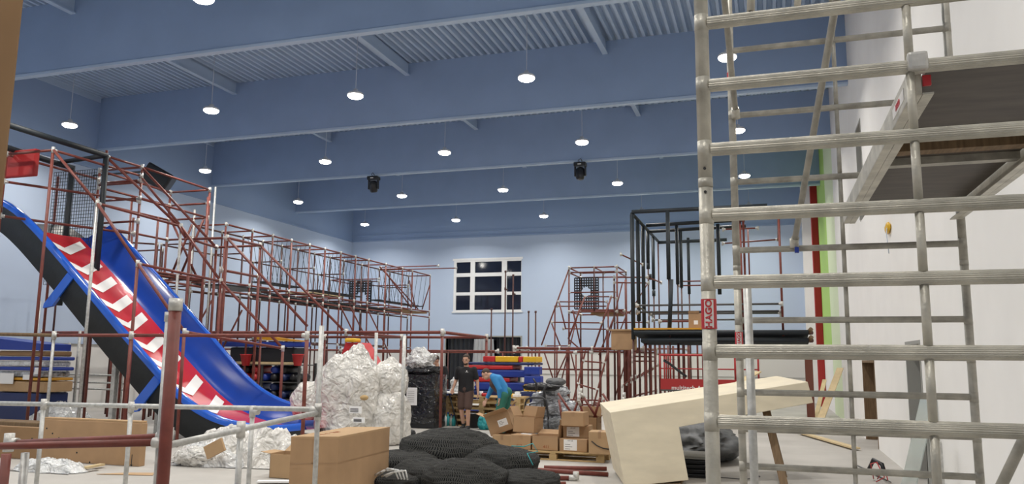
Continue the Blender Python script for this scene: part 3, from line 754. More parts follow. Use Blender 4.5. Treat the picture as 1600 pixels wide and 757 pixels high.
for k, (ya, yb) in enumerate(((20.4, 22.45), (22.45, 24.45), (24.45, 26.5), (26.5, 29.4))):
    mb = MB(); n = int((yb-ya)/.16)
    for i in range(n+1): y = ya+(yb-ya)*i/n; mb.tube((XBk, y, 3.55+.04*math.sin(i)), (XA, y+.1, 3.52), .018, seg=5)
    for i in range(6): x = XBk+(XA-XBk)*i/5; mb.tube((x, ya, 3.57), (x, yb, 3.50+.03*math.sin(i*2)), .016, seg=5)
    single(mb, 'net_floor', 'foam_black', ['first', 'second', 'third', 'fourth'][k]+' black net floor panel of the long climbing course, counted from the slide', 'net floor', (-14.8, (ya+yb)/2, 3.52), 'net floors of the climbing course')
# lattice panels with an opening
def web_panel(x0, x1, y, z0, z1, n, m_, hole, label):
    mb = MB(); dx = (x1-x0)/n; dz = (z1-z0)/m_; wd = dx*.26
    def inside(x, z): return hole(x, z)
    for i in range(n+1):
        x = x0+dx*i; seg0 = None
        for k in range(m_*4):
            za = z0+dz*k/4; zb = za+dz/4
            if not inside(x, (za+zb)/2): mb.box((x-wd, y-.012, za), (x+wd, y+.012, zb))
    for k in range(m_+1):
        z = z0+dz*k
        for i in range(n*4):
            xa = x0+dx*i/4; xb = xa+dx/4
            if not inside((xa+xb)/2, z): mb.box((xa, y-.014, z-wd), (xb, y+.014, z+wd))
    return single(mb, 'lattice_panel', 'black_plastic', label, 'net panel', ((x0+x1)/2, y, z0))
p0 = ay(547, 440, 30.0); p1 = ay(579, 475, 30.0)
cxm = (p0.x+p1.x)/2; 
web_panel(p0.x, p1.x, 30.0, p1.z, p0.z, 8, 9, lambda x, z: (abs(x-cxm-.05) < .24 and z < p1.z+.25) or ((x-cxm-.05)**2+(z-p1.z-.25)**2 < .06), 'black lattice panel with an arched opening at the end of the left climbing course')

# ---------------- low red frame across the hall (two rails deep)
G = Frame('pipe_enclosure', 'long head-high red pipe enclosure crossing the hall behind the man in black', 'play frame', (-10, 19, 0))
g1, g2 = 17.75, 20.9
gx = [-20.0, -17.4, -15.1, -12.6, -10.1, -7.5]
for x in gx:
    G.post((x, g1, 0), (x, g1, 2.3), .036 if x > -8 else .03); G.post((x, g2, 0), (x, g2, 2.27), .036 if x > -8 else .03); G.rail((x, g1, 2.3), (x, g2, 2.27), .038)
for a, b in zip(gx, gx[1:]): G.rail((a, g1, 2.3), (b, g1, 2.3), .040); G.rail((a, g2, 2.27), (b, g2, 2.27), .038)
for a, b in zip(gx, gx[1:]): G.rail((a, 21.9, 1.9), (b, 21.9, 1.9), .028)
for k in range(9): x = -18.5+k*1.35; G.post((x, 21.9, 0), (x, 21.9, 1.9), .024, 'brown_pipe')
G.done()
# nearer frame, 2 m tall, around the white bags
Nf = Frame('near_red_frame', 'two-metre red and galvanised pipe frame standing around the white plastic bags', 'play frame', (-9, 12.4, 0))
a = F(480, 523, 12.3); b = F(588, 526, 15.0); c = F(632, 531, 12.3); d = F(205, 522, 12.3)
Nf.post((a.x, 12.3, 0), (a.x, 12.3, 2.06), .035); Nf.post((b.x, 15.0, 0), (b.x, 15.0, 2.2), .035, 'galv'); Nf.post((c.x, 12.3, 0), (c.x, 12.3, 2.06), .032, 'galv')
Nf.post((d.x, 12.3, 0), (d.x, 12.3, 2.06), .03); Nf.rail((d.x, 12.3, 2.06), (a.x, 12.3, 2.06), .032)
Nf.post((d.x-1.9, 12.3, 0), (d.x-1.9, 12.3, 2.06), .03, 'galv'); Nf.rail((d.x-1.9, 12.3, 2.06), (d.x, 12.3, 2.06), .034).rail((d.x-4.5, 12.3, 2.1), (d.x-1.9, 12.3, 2.06), .036, 'timber_old')
Nf.done()
# foreground barrier
Bf = Frame('pipe_barrier', 'galvanised and red pipe barrier with a tall red corner post in the left foreground', 'barrier', (-4.5, 5.5, 0))
C_ = V((ay(497, 640, 6.6).x, 6.6, 1.2)); P0 = V((ay(259, 600, 4.5).x, 4.5, 1.1))
def bp(p, r=.024, m='galv', z=None): Bf.post((p[0], p[1], 0), (p[0], p[1], z or p[2]), r, m)
Bf.t_('tall_corner_post', (P0.x+.066, 4.46, 0), (P0.x+.070, 4.46, 2.0), .041, 'red_pipe'); Bf.t_('tall_corner_post', (P0.x-.005, 4.5, 0), (P0.x-.005, 4.5, 1.96), .030, 'galv')
Bf.t_('post_cap', (P0.x+.07, 4.46, 1.99), (P0.x+.07, 4.46, 2.075), .046, 'fitting'); Bf.t_('post_cap', (P0.x-.005, 4.5, 1.92), (P0.x-.005, 4.5, 1.985), .036, 'fitting')
bp((C_.x, C_.y, 1.98), .024); Bf.t_('rail', (C_.x-4.6, 6.6, 1.15), (C_.x, 6.6, 1.205), .024, 'galv'); Bf.t_('rail', (P0.x+.05, 4.5, 1.09), (C_.x, 6.57, 1.175), .024, 'galv')
mid = V((P0.x, 4.5, 1.1)).lerp(C_, .53); 
_m = ay(372, 660, 5.5)
tt = (lambda q: q)(0)
_a = V((P0.x+.05, 4.5, 1.09)); _b = V((C_.x, 6.57, 1.175))
def _px(p): c = ROT.transposed() @ (p-CP); return 800+FPX*c.x/-c.z
_m = min((_a.lerp(_b, k/200) for k in range(201)), key=lambda p: abs(_px(p)-376)); Bf.post((_m.x, _m.y, 0), _m, .024, 'galv')
for px in (68, 205, 395): q = ay(px, 636, 6.6); Bf.post((q.x, 6.6, 0), (q.x, 6.6, 1.16), .022, 'galv')
La = ay(0, 704, 4.1); Lb = ay(0, 691, 5.2)
Bf.t_('rail', (La.x-.6, 4.1, La.z-.01), (P0.x, 4.46, ay(262, 693, 4.46).z), .024, 'red_pipe'); Bf.t_('rail', (ay(28, 692, 5.0).x, 5.0, ay(28, 692, 5.0).z), (P0.x-.02, 4.6, ay(262, 682, 4.6).z), .022, 'red_pipe')
q = ay(10, 710, 4.15); Bf.post((q.x, 4.15, 0), (q.x, 4.15, q.z), .03, 'red_pipe').post((q.x+.05, 4.25, 0), (q.x+.05, 4.25, q.z), .026, 'galv')
for p in (C_, (C_.x, 6.6, 1.17), (P0.x+.05, 4.47, ay(262, 693, 4.46).z), (P0.x, 4.56, ay(262, 682, 4.6).z), tuple(_m)): Bf.cl.append((V(p), V((-1, -.3, 0)).normalized(), .026))
for px in (68, 205, 395): q = ay(px, 636, 6.6); Bf.cl.append((V((q.x, 6.6, 1.165)), V((1, 0, 0)), .023))
q = ay(14, 692, 5.0); Bf.cl.append((q, V((1, 0, 0)), .03))
Bf.done()
# galvanised low frame and wall poles behind the slide
Lf = Frame('low_pipe_structure', 'grey galvanised pipe frame with low double rails beneath the slide at left', 'play frame', (-16.5, 17, 0))
for px, y, zt in ((103, 17.0, 2.0), (118, 16.2, 2.3), (133, 16.6, 2.1), (190, 17.5, 1.9), (75, 19.0, 4.0), (30, 18.5, 4.0), (50, 17.5, 3.2)):
    q = ay(px, 600, y); Lf.post((q.x, y, 0), (q.x, y, zt), .034, 'galv')
for z in (.95, .78, 1.15):
    a = ay(72, 600, 17.0).x; b = ay(195, 600, 17.0).x; Lf.rail((a, 17.0, z), (b, 17.0, z), .024, 'galv')
Lf.done()
# ================================================================== CENTRE: CLIMBING TOWER
K = Frame('climbing_tower_frame', 'pyramid-like red pipe climbing tower with leaning ladders in front of the back wall', 'play frame', (-5.8, 28, 0))
xa, xb, ya_, yb_ = -6.65, -4.95, 27.0, 28.8
for x in (xa, xb):
    for y in (ya_, yb_): K.post((x, y, 0), (x, y, 4.87), .030, 'brown_pipe' if y > 28 else 'red_pipe')
K.post((-5.8, 28.8, 2.0), (-5.8, 28.8, 4.87), .024, 'brown_pipe'); K.post((-5.75, 27, 3.3), (-5.75, 27, 4.87), .024, 'brown_pipe')
for z in (4.87, 4.70, 3.32):
    for y in (ya_, yb_): K.rail((xa, y, z), (xb, y, z), .026)
    for x in (xa, xb): K.rail((x, ya_, z), (x, yb_, z), .026)
for z in (3.36, 3.4): K.rail((xa+.3, ya_+.3, z), (xb+.2, ya_+.3, z), .024); K.rail((xa+.6, yb_-.2, z), (xb+.2, yb_-.2, z), .024)
K.rail((-5.75, ya_, 4.87), (-5.75, yb_, 4.87), .022).rail((xa, ya_, 4.0), (xb, ya_, 4.0), .022)
# annex on the right of the top
K.post((-5.05, 27, 0), (-5.05, 27, 4.5), .032, 'brown_pipe').post((-4.72, 27.4, 0), (-4.72, 27.4, 4.45), .042)
K.rail((-5.05, 27, 4.5), (-3.9, 27, 4.48), .026).rail((-5.05, 27, 4.32), (-3.9, 27.2, 4.3), .026).rail((-3.9, 27, 4.48), (-3.6, 28.2, 4.4), .026).rail((-5.05, 27, 2.95), (-3.9, 27, 2.95), .022)
K.brace((-4.0, 27.6, 4.3), (-4.7, 27.9, 3.3), .02).brace((-4.6, 27, 3.3), (-5.1, 27, 2.1), .022).brace((-4.9, 27.8, 4.4), (-5.5, 27.8, 2.1), .022)
# pyramid side, leaning ladders
def pz_(px, py, y): return F(px, py, y)
K.brace(pz_(889, 421, 27), pz_(846, 540, 26.2), .026).brace(pz_(908, 470, 28.4), pz_(876, 600, 27.6), .024)
K.brace(pz_(914, 464, 26.6), pz_(888, 530, 26.1), .03).brace(pz_(955, 464, 26.6), pz_(928, 545, 26.1), .03).brace(pz_(964, 484, 27.3), pz_(936, 555, 26.3), .026)
K.brace(pz_(874, 474, 26.4), pz_(884, 515, 26.4), .024).brace(pz_(862, 506, 26.3), pz_(877, 545, 26.3), .024).brace(pz_(888, 530, 26.2), pz_(906, 546, 26.2), .024).brace(pz_(895, 485, 26.6), pz_(908, 545, 26.6), .024)
for (p, q, y) in (((872, 472), (948, 472), 26.6), ((870, 479), (950, 479), 26.7), ((862, 504), (940, 505), 26.3), ((880, 514), (950, 515), 26.6), ((852, 541), (890, 541), 26.2), ((914, 464), (955, 464), 26.6), ((955, 464), (964, 467), 26.7)):
    K.rail(pz_(*p, y), pz_(*q, y), .022)
for (px, py, y) in ((867, 478, 26.6), (950, 474, 26.6), (948, 515, 26.6)): q = pz_(px, py, y); K.post((q.x, q.y, 0), q, .024)
# lower ladder
la, lb = pz_(915, 548, 26.0), pz_(950, 548, 26.0); lc, ld = pz_(896, 626, 25.2), pz_(926, 640, 25.2)
K.brace(la, lc, .028).brace(lb, ld, .028)
for t in (.22, .68): K.rail(la.lerp(lc, t), lb.lerp(ld, t), .024)
K.brace(pz_(888, 548, 26.6), pz_(862, 606, 26.6), .024).brace(pz_(850, 550, 26.3), pz_(864, 592, 26.3), .024).brace(pz_(892, 552, 27), pz_(900, 585, 27), .024).brace(pz_(982, 550, 27.4), pz_(960, 625, 27.2), .022)
# platform level with its posts
zt = 2.05
for y in (25.9, 26.3, 27.4, 28.8): K.rail((-8.9 if y > 28 else -8.3, y, zt), (-3.9, y, zt), .038)
K.rail((-8.3, 25.9, zt-.12), (-5.6, 25.9, zt-.12), .03).rail((-5.6, 25.9, zt-.1), (-3.9, 28.8, zt-.1), .03)
for x in (-8.3, -6.7, -5.6, -4.8, -3.9): K.rail((x, 25.9, zt), (x, 28.8, zt), .032)
for px, y, r in ((831, 28.8, .026), (843, 27.6, .026), (870, 27.0, .026), (887, 26.6, .062), (909, 26.6, .045), (919, 27.4, .026), (925, 28.2, .026), (938, 26.4, .042), (950, 26.6, .05), (960, 27.2, .022), (968, 26.8, .042), (976, 27.2, .038), (984, 26.3, .06), (992, 27.2, .042), (1000, 28.2, .034)):
    q = pz_(px, 580, y); K.post((q.x, y, 0), (q.x, y, zt), r)
for z, x0 in ((1.35, -7.6), (.35, -6.9), (.2, -6.9)): K.rail((x0, 26.3, z), (-5.3, 26.3, z), .028)
K.rail((-5.6, 26.0, .28), (-4.1, 26.0, .28), .028).rail((-5.6, 27.6, .12), (-4.1, 27.6, .12), .03)
K.done()
p0 = ay(898, 435, 27.9); p1 = ay(935, 483, 27.9); cxm = p0.x*.52+p1.x*.48; czm = p1.z*.45+p0.z*.55
web_panel(p0.x, p1.x, 27.9, p1.z, p0.z, 10, 12, lambda x, z: (x-cxm)**2+(z-czm)**2 < .17**2, 'black lattice panel with a round hole near the top of the pyramid climbing tower')
deck(-5.9, -5.0, 27.1, 28.6, 3.31, 'walkway_deck', 'card_dark', 'small dark red deck at the top level of the pyramid climbing tower', 'deck', .07)
# tall loose poles in front of the back wall
for px, top, y, lab in ((802, 430, 30.5, 'thin brown pole crossing the right side of the window'), (790, 424, 31.0, 'thin pole crossing the right mullion of the window'), (768, 483, 31.0, 'short thin pole whose top ends just below the window'), (826, 487, 30.5, 'first thin dark pole right of the window'), (837, 487, 30.5, 'second thin dark pole right of the window')):
    q = ay(px, top, y); mb = MB().tube((q.x, y, 0), q, .03, seg=10).tube(q-V((0, 0, .06)), q+V((0, 0, .02)), .045, seg=10)
    if top < 450: mb.tube(q-V((0, 0, .8)), q-V((0, 0, .68)), .045, seg=10).tube(q-V((0, 0, .74)), q-V((-.1, 0, .80)), .03, seg=8)
    single(mb, 'upright_pole', 'brown_pipe', lab, 'pole', (q.x, y, 0), 'poles in front of the back window')
# low red fence line by the back wall
Fc = Frame('low_red_fence', 'low red pipe rail running across in front of the back doorway', 'fence', (-10, 24.5, 0))
q0 = ay(650, 551, 24.5); q1 = ay(900, 551, 24.5)
Fc.rail((q0.x-3, 24.5, 1.86), (q1.x, 24.5, 1.9), .028)
for k in range(8): x = q0.x-3+k*(q1.x-q0.x+3)/7; Fc.post((x, 24.5, 0), (x, 24.5, 1.9), .024)
Fc.done()

# ================================================================== RIGHT: TALL TOWER IN BLACK FOAM
B = Frame('padded_tower_frame', 'tall tower frame wrapped in black foam tubes behind the scaffold', 'play frame', (-1.8, 26.5, 0))
X0, X1, Y0, Y1 = -3.92, .35, 24.0, 30.0
def bar(kind, a, b, r=.062, m='foam_black'): B.t_(kind, a, b, r, m)
bar('padded_bar', (X0, Y0, 6.2), (X1-.3, Y0, 6.2)); bar('padded_bar', (X0, Y0, 6.15), (X0, Y1, 6.15), .05); bar('padded_bar', (X0+.1, 26.3, 6.15), (X1-1.0, 26.3, 6.2)); bar('padded_bar', (X0+.05, 27.4, 6.12), (X1-1.0, 27.4, 6.18)); bar('padded_bar', (X0, Y1, 6.1), (-1.4, Y1, 6.12)); 
for y, zb in ((24.0, 2.3), (25.1, 2.9), (26.2, 2.4), (27.3, 5.0), (28.6, 4.2)):
    bar('padded_post', (X0, y, zb), (X0, y, 6.12), .062 if y < 27 else .058)
    B.post((X0, y, 0), (X0, y, zb), .028, 'brown_pipe')
for y, zb in ((27.3, 4.93), (28.6, 4.1), (27.7, 4.6)): B.t_('foam_end_cone', (X0, y, zb+.06), (X0, y, zb-.14), .06, 'foam_black')
B.post((X0, Y1, 0), (X0, Y1, 6.1), .026, 'brown_pipe')
def vpost(px, y, pt_, pb_, r=.055):
    a = ay(px, pt_, y); b = ay(px, pb_, y); bar('padded_post', (a.x, y, b.z), (a.x, y, a.z), r); B.post((a.x, y, 0), (a.x, y, b.z), .026, 'brown_pipe')
vpost(1043, 24.0, 330, 437, .062); vpost(1057, 26.3, 350, 445); vpost(1063, 27.4, 360, 450); vpost(1075, 30.0, 372, 460)
a = ay(1049, 437, 23.9); b = ay(1046, 517, 23.9); bar('padded_post', b, a, .062)
a = ay(1122, 368, 26.3); bar('padded_post', (a.x, 26.3, 3.8), (a.x, 26.3, 6.1)); a = ay(1140, 368, 30)
for (px, y, m, r) in ((1158, 24.4, 'red_pipe', .028), (1163, 25.6, 'red_pipe', .035), (1170, 27, 'red_pipe', .026), (1219, 24.0, 'red_pipe', .033)):
    q = ay(px, 400, y); B.post((q.x, y, 2.4), (q.x, y, 6.05 if y > 24 else 5.95), r, m)
B.rail((-1.6, 24.4, 5.95), (X1, 24.0, 5.95), .026).rail((-1.4, 27, 5.55), (X1, 27.0, 5.62), .026).rail((X1, 24, 5.95), (X1, 27, 5.6), .026).rail((-1.3, 25.6, 5.8), (X1-.6, 25.6, 5.8), .026)
B.rail((X0+.9, 28.4, 4.45), (-1.2, 28.4, 4.45), .024).rail((X0+.9, 28.4, 4.3), (-1.2, 28.4, 4.3), .024).rail((X0-.5, 24.8, 5.0), (X0+.0, 26, 4.8), .024)
for z, y in ((3.32, 24.0), (3.12, 24.1), (3.22, 26.8), (3.05, 27.5)): B.rail((X0+.1, y, z), (X1, y, z), .030, 'steel_dark')
B.rail((X0+.1, 24.0, 3.32), (X0+.1, 27.5, 3.2), .028, 'steel_dark').rail((X1, 24.0, 3.32), (X1, 27.5, 3.2), .028, 'steel_dark')
B.rail((X0+.6, 25.4, 2.9), (-1.8, 25.4, 2.9), .03)
# lower deck bundle of long black padded bars
for k in range(5): bar('padded_deck_bar', (X0+.05, 23.8+.22*k, 2.50-.02*k), (1.02, 23.8+.22*k, 2.50-.02*k), .07)
for k in range(5): bar('padded_deck_bar', (X0+.25, 23.85+.22*k, 2.28-.015*k), (1.02, 23.85+.22*k, 2.28-.015*k), .075)
for z in (2.5, 2.28): B.t_('pipe_end', (1.02, 23.9, z), (1.10, 23.8, z+.10), .06, 'timber_old'); B.t_('pipe_end', (1.02, 24.1, z), (1.12, 24.0, z-.0), .06, 'brown_pipe')
for k, px in enumerate((1009, 1017, 1024, 1031, 1038, 1044, 1052, 1060, 1069, 1076, 1090, 1098, 1104, 1260)):
    y = 24.3+(k % 7)*.8; q = ay(px, 560, y); B.post((q.x, y, 0), (q.x, y, 2.2), .03 if k % 3 else .04)
for z in (1.95, 1.8, 1.65, .6, .45, .3): B.rail((X0-.1, 24.4, z), (X0-.1, 29.6, z), .026)
for z in (2.1, 1.9): B.rail((X0-.1, 29.6, z), (-2.9, 29.6, z), .026)
for k in range(7): q = ay(972+k*7, 604-k*3.5, 25.0+k*.5); r_ = ay(986+k*7, 592-k*3.5, 25.6+k*.5); B.rail(q, r_, .022)
B.done()
deck(X0+.05, -1.6, 23.75, 24.9, 2.63, 'wooden_board', 'orange_vinyl', 'long yellow board lying on the black padded deck', 'board', .05)
# carton on the deck, carton on the platform
def carton(px0, px1, pyt, pyb, y, dep, label, cat='box', m='card', marks=None, rot=0.0, group=None, strip=True):
    a = ay((px0+px1)/2, pyb, y); b = ay((px0+px1)/2, pyt, y); w_ = abs(ay(px1, pyb, y).x-ay(px0, pyb, y).x); h = b.z-a.z
    t = thing('carton', label, cat, (a.x, y+dep/2, a.z), group)
    body = MB().bbox((a.x-w_/2, y, a.z), (a.x+w_/2, y+dep, a.z+h), .012).build('box_body', m, t)
    if strip:
        MB().box((a.x-.03, y-.0015, a.z+h*.72), (a.x+.03, y-.0005, a.z+h)).box((a.x-.03, y, a.z+h+.0005), (a.x+.03, y+dep, a.z+h+.0015)).build('packing_tape', 'tape', t)
    if marks: marks(t, a, w_, h, y)
    if rot: t.rotation_euler.z = rot
    return t
carton(955, 988, 517, 547, 24.9, .9, 'brown wooden-looking carton lying on the red platform of the climbing tower', m='card', strip=False, marks=lambda t, a, w_, h, y: MB().box((a.x-w_/2-.05, y-.05, a.z+h), (a.x+w_/2+.25, y+.95, a.z+h+.04)).build('flat_lid', 'card_tan', t))
carton(1076, 1100, 490, 515, 24.0, .5, 'small brown open carton standing on the yellow board of the padded tower', m='card', marks=lambda t, a, w_, h, y: (MB().box((a.x-w_*.15, y-.003, a.z+h*.3), (a.x+w_*.12, y-.001, a.z+h*.55)).build('shipping_label', 'paper', t), MB().box((a.x-w_*.5, y-.01, a.z+h), (a.x+w_*.2, y+.0, a.z+h+.07)).build('box_flap', 'card_dark', t)))
# ================================================================== RED WORK LIFT BASKET
Lz0 = .98; ly = 22.5
la_ = ay(1032, 600, ly).x; lb_ = la_+2.6; topz = ay(1033, 555, ly).z; pan0 = ay(1033, 609, ly).z; pan1 = ay(1033, 592, ly).z
lt = thing('work_lift', 'red work lift basket with white lettering behind the pale wooden beam', 'lift', (la_+1.3, ly+.4, 0))
MB().bbox((la_, ly, pan0), (lb_, ly+.05, pan1), .008).build('side_panel', 'red_lift', lt)
for (p, q) in (((la_, ly, topz), (lb_, ly, topz)), ((la_, ly+.9, topz), (lb_, ly+.9, topz)), ((la_, ly, topz), (la_, ly+.9, topz)), ((lb_, ly, topz), (lb_, ly+.9, topz))):
    MB().tube(p, q, .028).build('guard_rail', 'red_lift', lt)
mz = (topz+pan1)/2-.05
MB().tube((la_, ly, mz), (lb_, ly, mz), .018).build('guard_rail', 'red_lift', lt)
for x in (la_, la_+.17, lb_-.6, lb_):
    MB().tube((x, ly, pan1), (x, ly, topz), .02).build('guard_post', 'red_lift', lt); MB().tube((x, ly+.9, pan0), (x, ly+.9, topz), .02).build('guard_post', 'red_lift', lt)
MB().bbox((la_, ly, pan0-.04), (lb_, ly+.95, pan0), .01).build('basket_floor', 'steel_dark', lt)
for s_ in (0, 1):
    mb = MB(); 
    for k in range(2):
        z0, z1 = .3+k*.3, .6+k*.3; mb.tube((la_+.3, ly+.15+.6*s_, z0), (lb_-.3, ly+.15+.6*s_, z1-.02), .03).tube((lb_-.3, ly+.15+.6*s_, z0), (la_+.3, ly+.15+.6*s_, z1-.02), .03)
    mb.build('scissor_arm', 'steel_dark', lt)
MB().bbox((la_+.1, ly+.05, .12), (lb_-.1, ly+.85, .34), .02).build('chassis', 'red_lift', lt)
for x in (la_+.35, lb_-.35):
    for y in (ly+.1, ly+.8): MB().tube((x, y-.06, .14), (x, y+.06, .14), .14, seg=18).build('wheel', 'black_plastic', lt)
MB().bbox((la_+.10, ly-.08, pan1+.52), (la_+.42, ly+.02, topz-.12), .03).build('control_box', 'black_plastic', lt)
MB().path([(la_+.1, ly-.03, pan1+.5), (la_+.25, ly-.04, pan1+.42), (la_+.5, ly-.04, pan1+.22), (la_+.72, ly-.04, pan1+.06)], .035).build('hose', 'black_plastic', lt)
text_obj('lettering', 'multitech Arbeitsb\u00fchnen', .17, 'sticker_white', (la_+1.15, ly-.004, pan0+.05), (1, 0, 0), (0, 0, 1), lt, bold=.002)

# ================================================================== CEILING FIXTURES
def mover(px, y, label, tilt):
    q = ay(px, 0, y); x = q.x
    t = thing('moving_head_light', label, 'stage light', (x, y, ZB))
    zb = ZB
    MB().bbox((x-.20, y-.15, zb-.17), (x+.20, y+.15, zb-.04), .03).build('base', 'black_plastic', t)
    MB().path([(x-.03, y, zb-.06), (x-.03, y-.12, zb+.03), (x+.05, y-.18, zb+.06), (x+.09, y-.12, zb-.02)], .012).build('mounting_clamp', 'steel_dark', t)
    for s_ in (-1, 1): MB().bbox((x+s_*.17-.025, y-.06, zb-.50), (x+s_*.17+.025, y+.06, zb-.15), .015).build('yoke_arm', 'black_plastic', t)
    q_ = Matrix.Translation((x, y, zb-.40)) @ Matrix.Rotation(tilt, 4, 'X')
    mb = MB(); mb.lathe((0, 0, 0), [(.09, .2), (.145, .14), (.15, -.05), (.135, -.17), (.11, -.21)], 20); mb.v = [q_ @ v_ for v_ in mb.v]; mb.build('lamp_head', 'black_plastic', t)
    mb = MB(); mb.lathe((0, 0, 0), [(.10, -.212), (.06, -.216)], 20); mb.v = [q_ @ v_ for v_ in mb.v]; mb.build('lens', 'dark_glass', t)
    MB().box((x-.06, y-.156, zb-.13), (x+.06, y-.15, zb-.10)).build('label_strip', 'paper', t)
mover(594, 25.0-.05, 'black moving head stage light under the middle girder, left of centre', .3)
mover(906, 25.0-.05, 'black moving head stage light under the middle girder, right of centre', -.2)
# speaker behind the slide tower, near left wall
c0 = ay(247, 279, 19.4)
t = thing('loudspeaker', 'black loudspeaker tilted down near the left wall above the slide tower', 'loudspeaker', c0)
mb = MB().bbox((-.42, -.28, -.30), (.42, .28, .30), .06); mm = Matrix.Translation(c0) @ Matrix.Rotation(.5, 4, 'Z') @ Matrix.Rotation(.5, 4, 'Y'); mb.v = [mm @ v_ for v_ in mb.v]; mb.build('cabinet', 'black_plastic', t)
mb = MB().bbox((-.36, -.30, -.24), (.36, -.27, .24), .02); mb.v = [mm @ v_ for v_ in mb.v]; mb.build('grille', 'foam_black', t)
MB().tube(c0, (c0.x-.5, c0.y, c0.z+.25), .03).tube((c0.x-.5, c0.y, c0.z+.25), (XL+.01, c0.y, c0.z+.25), .03).build('wall_bracket', 'steel_dark', t)
c0 = V((XR-.35, 31.5, 9.3))
t = thing('loudspeaker', 'black loudspeaker on a bracket high on the lime green wall', 'loudspeaker', c0)
mb = MB().bbox(c0-V((.18, .2, .32)), c0+V((.18, .2, .32)), .04).build('cabinet', 'black_plastic', t)
MB().box(c0-V((.185, .1, .25)), c0+V((-.178, .1, .25))).build('grille', 'foam_black', t); MB().tube(c0, (XR-.001, 31.5, c0.z), .04).build('wall_bracket', 'steel_dark', t)
# yellow foam and cable end on the white wall
c0 = V((XR-.03, 14.3, 3.9)); mb = MB().ball(c0, (.04, .22, .09), fn=lambda d, p: p*(1+.35*noise.noise(d*3)))
o = single(mb, 'cable_outlet', 'yellow_vinyl', 'yellow plugged cable outlet on the white wall beside the scaffold', 'outlet', c0)
MB().path([c0+V((-.03, -.12, -.02)), c0+V((-.05, -.22, -.15)), c0+V((-.03, -.20, -.45))], .008).build('loose_cable', 'cable', o).location = -V(c0)*0
# ================================================================== FOREGROUND AND FLOOR OBJECTS
def nz(v, s=1.0, seed=0.0): return noise.noise(V(v)*s+V((seed, seed*1.7, -seed)))
def blob(c, r, m, name, label, cat, group=None, seed=1.0, amp=.18, fold=.06, seg=56, rings=36, flat=True, top=None, rot=0.0, parent=None, fs=9.0, power=1.0):
    """soft bag: squashed ball with large lumps and fine folds; c is the centre of its base"""
    c = V(c); r = V(r); R_ = Matrix.Rotation(rot, 3, 'Z')
    def fn(d, p):
        if power != 1.0: p = V([math.copysign(abs(d[i])**power, d[i])*r[i] for i in range(3)])
        k = 1+amp*nz(d, 1.6, seed)+fold*(1-2*abs(nz(d+V((0, 0, .3*nz(d, 3, seed))), fs, seed+3)))-fold*.6
        k += fold*.5*(1-2*abs(nz(d, fs*2.1, seed+7)))
        q = p*k
        if flat and q.z < -r.z*.72: q.z = -r.z*.72-(abs(q.z)-r.z*.72)*.08
        if top: q = top(d, q)
        return R_ @ q
    mb = MB().ball(c+V((0, 0, r.z*.74)), r, seg, rings, fn=fn)
    if parent is not None: return mb.build(name, m, parent)
    return single(mb, name, m, label, cat, c, group)
def sheet(c, size, m, name, label, cat, h=.3, seed=1.0, n=40, rot=0.0, fs=2.5, edge=.5):
    """crumpled sheet lying on the floor, folded high in places"""
    R_ = Matrix.Rotation(rot, 3, 'Z'); P = []; Q = []
    for j in range(n+1):
        row = []
        for i in range(n+1):
            u, v_ = i/n*2-1, j/n*2-1; e = max(0, 1-(u*u+v_*v_)**1.2); w1 = 1-.25*nz((u*1.3, v_*1.3, 0), 2, seed)
            rid = 1-2*abs(nz((u, v_, 0), fs, seed)); rid2 = 1-2*abs(nz((u, v_, 0), fs*2.6, seed+5))
            z = .012+h*e**edge*max(0, .50+.38*rid+.22*rid2)
            row.append(V(c)+R_ @ V((u*size[0]*w1, v_*size[1]*w1, max(.012, z))))
        P.append(row)
    mb = MB().grid(P); n0 = len(mb.v)
    mb.grid([[V((p.x, p.y, max(.004, p.z-.008))) for p in row] for row in P])
    return single(mb, name, m, label, cat, c)

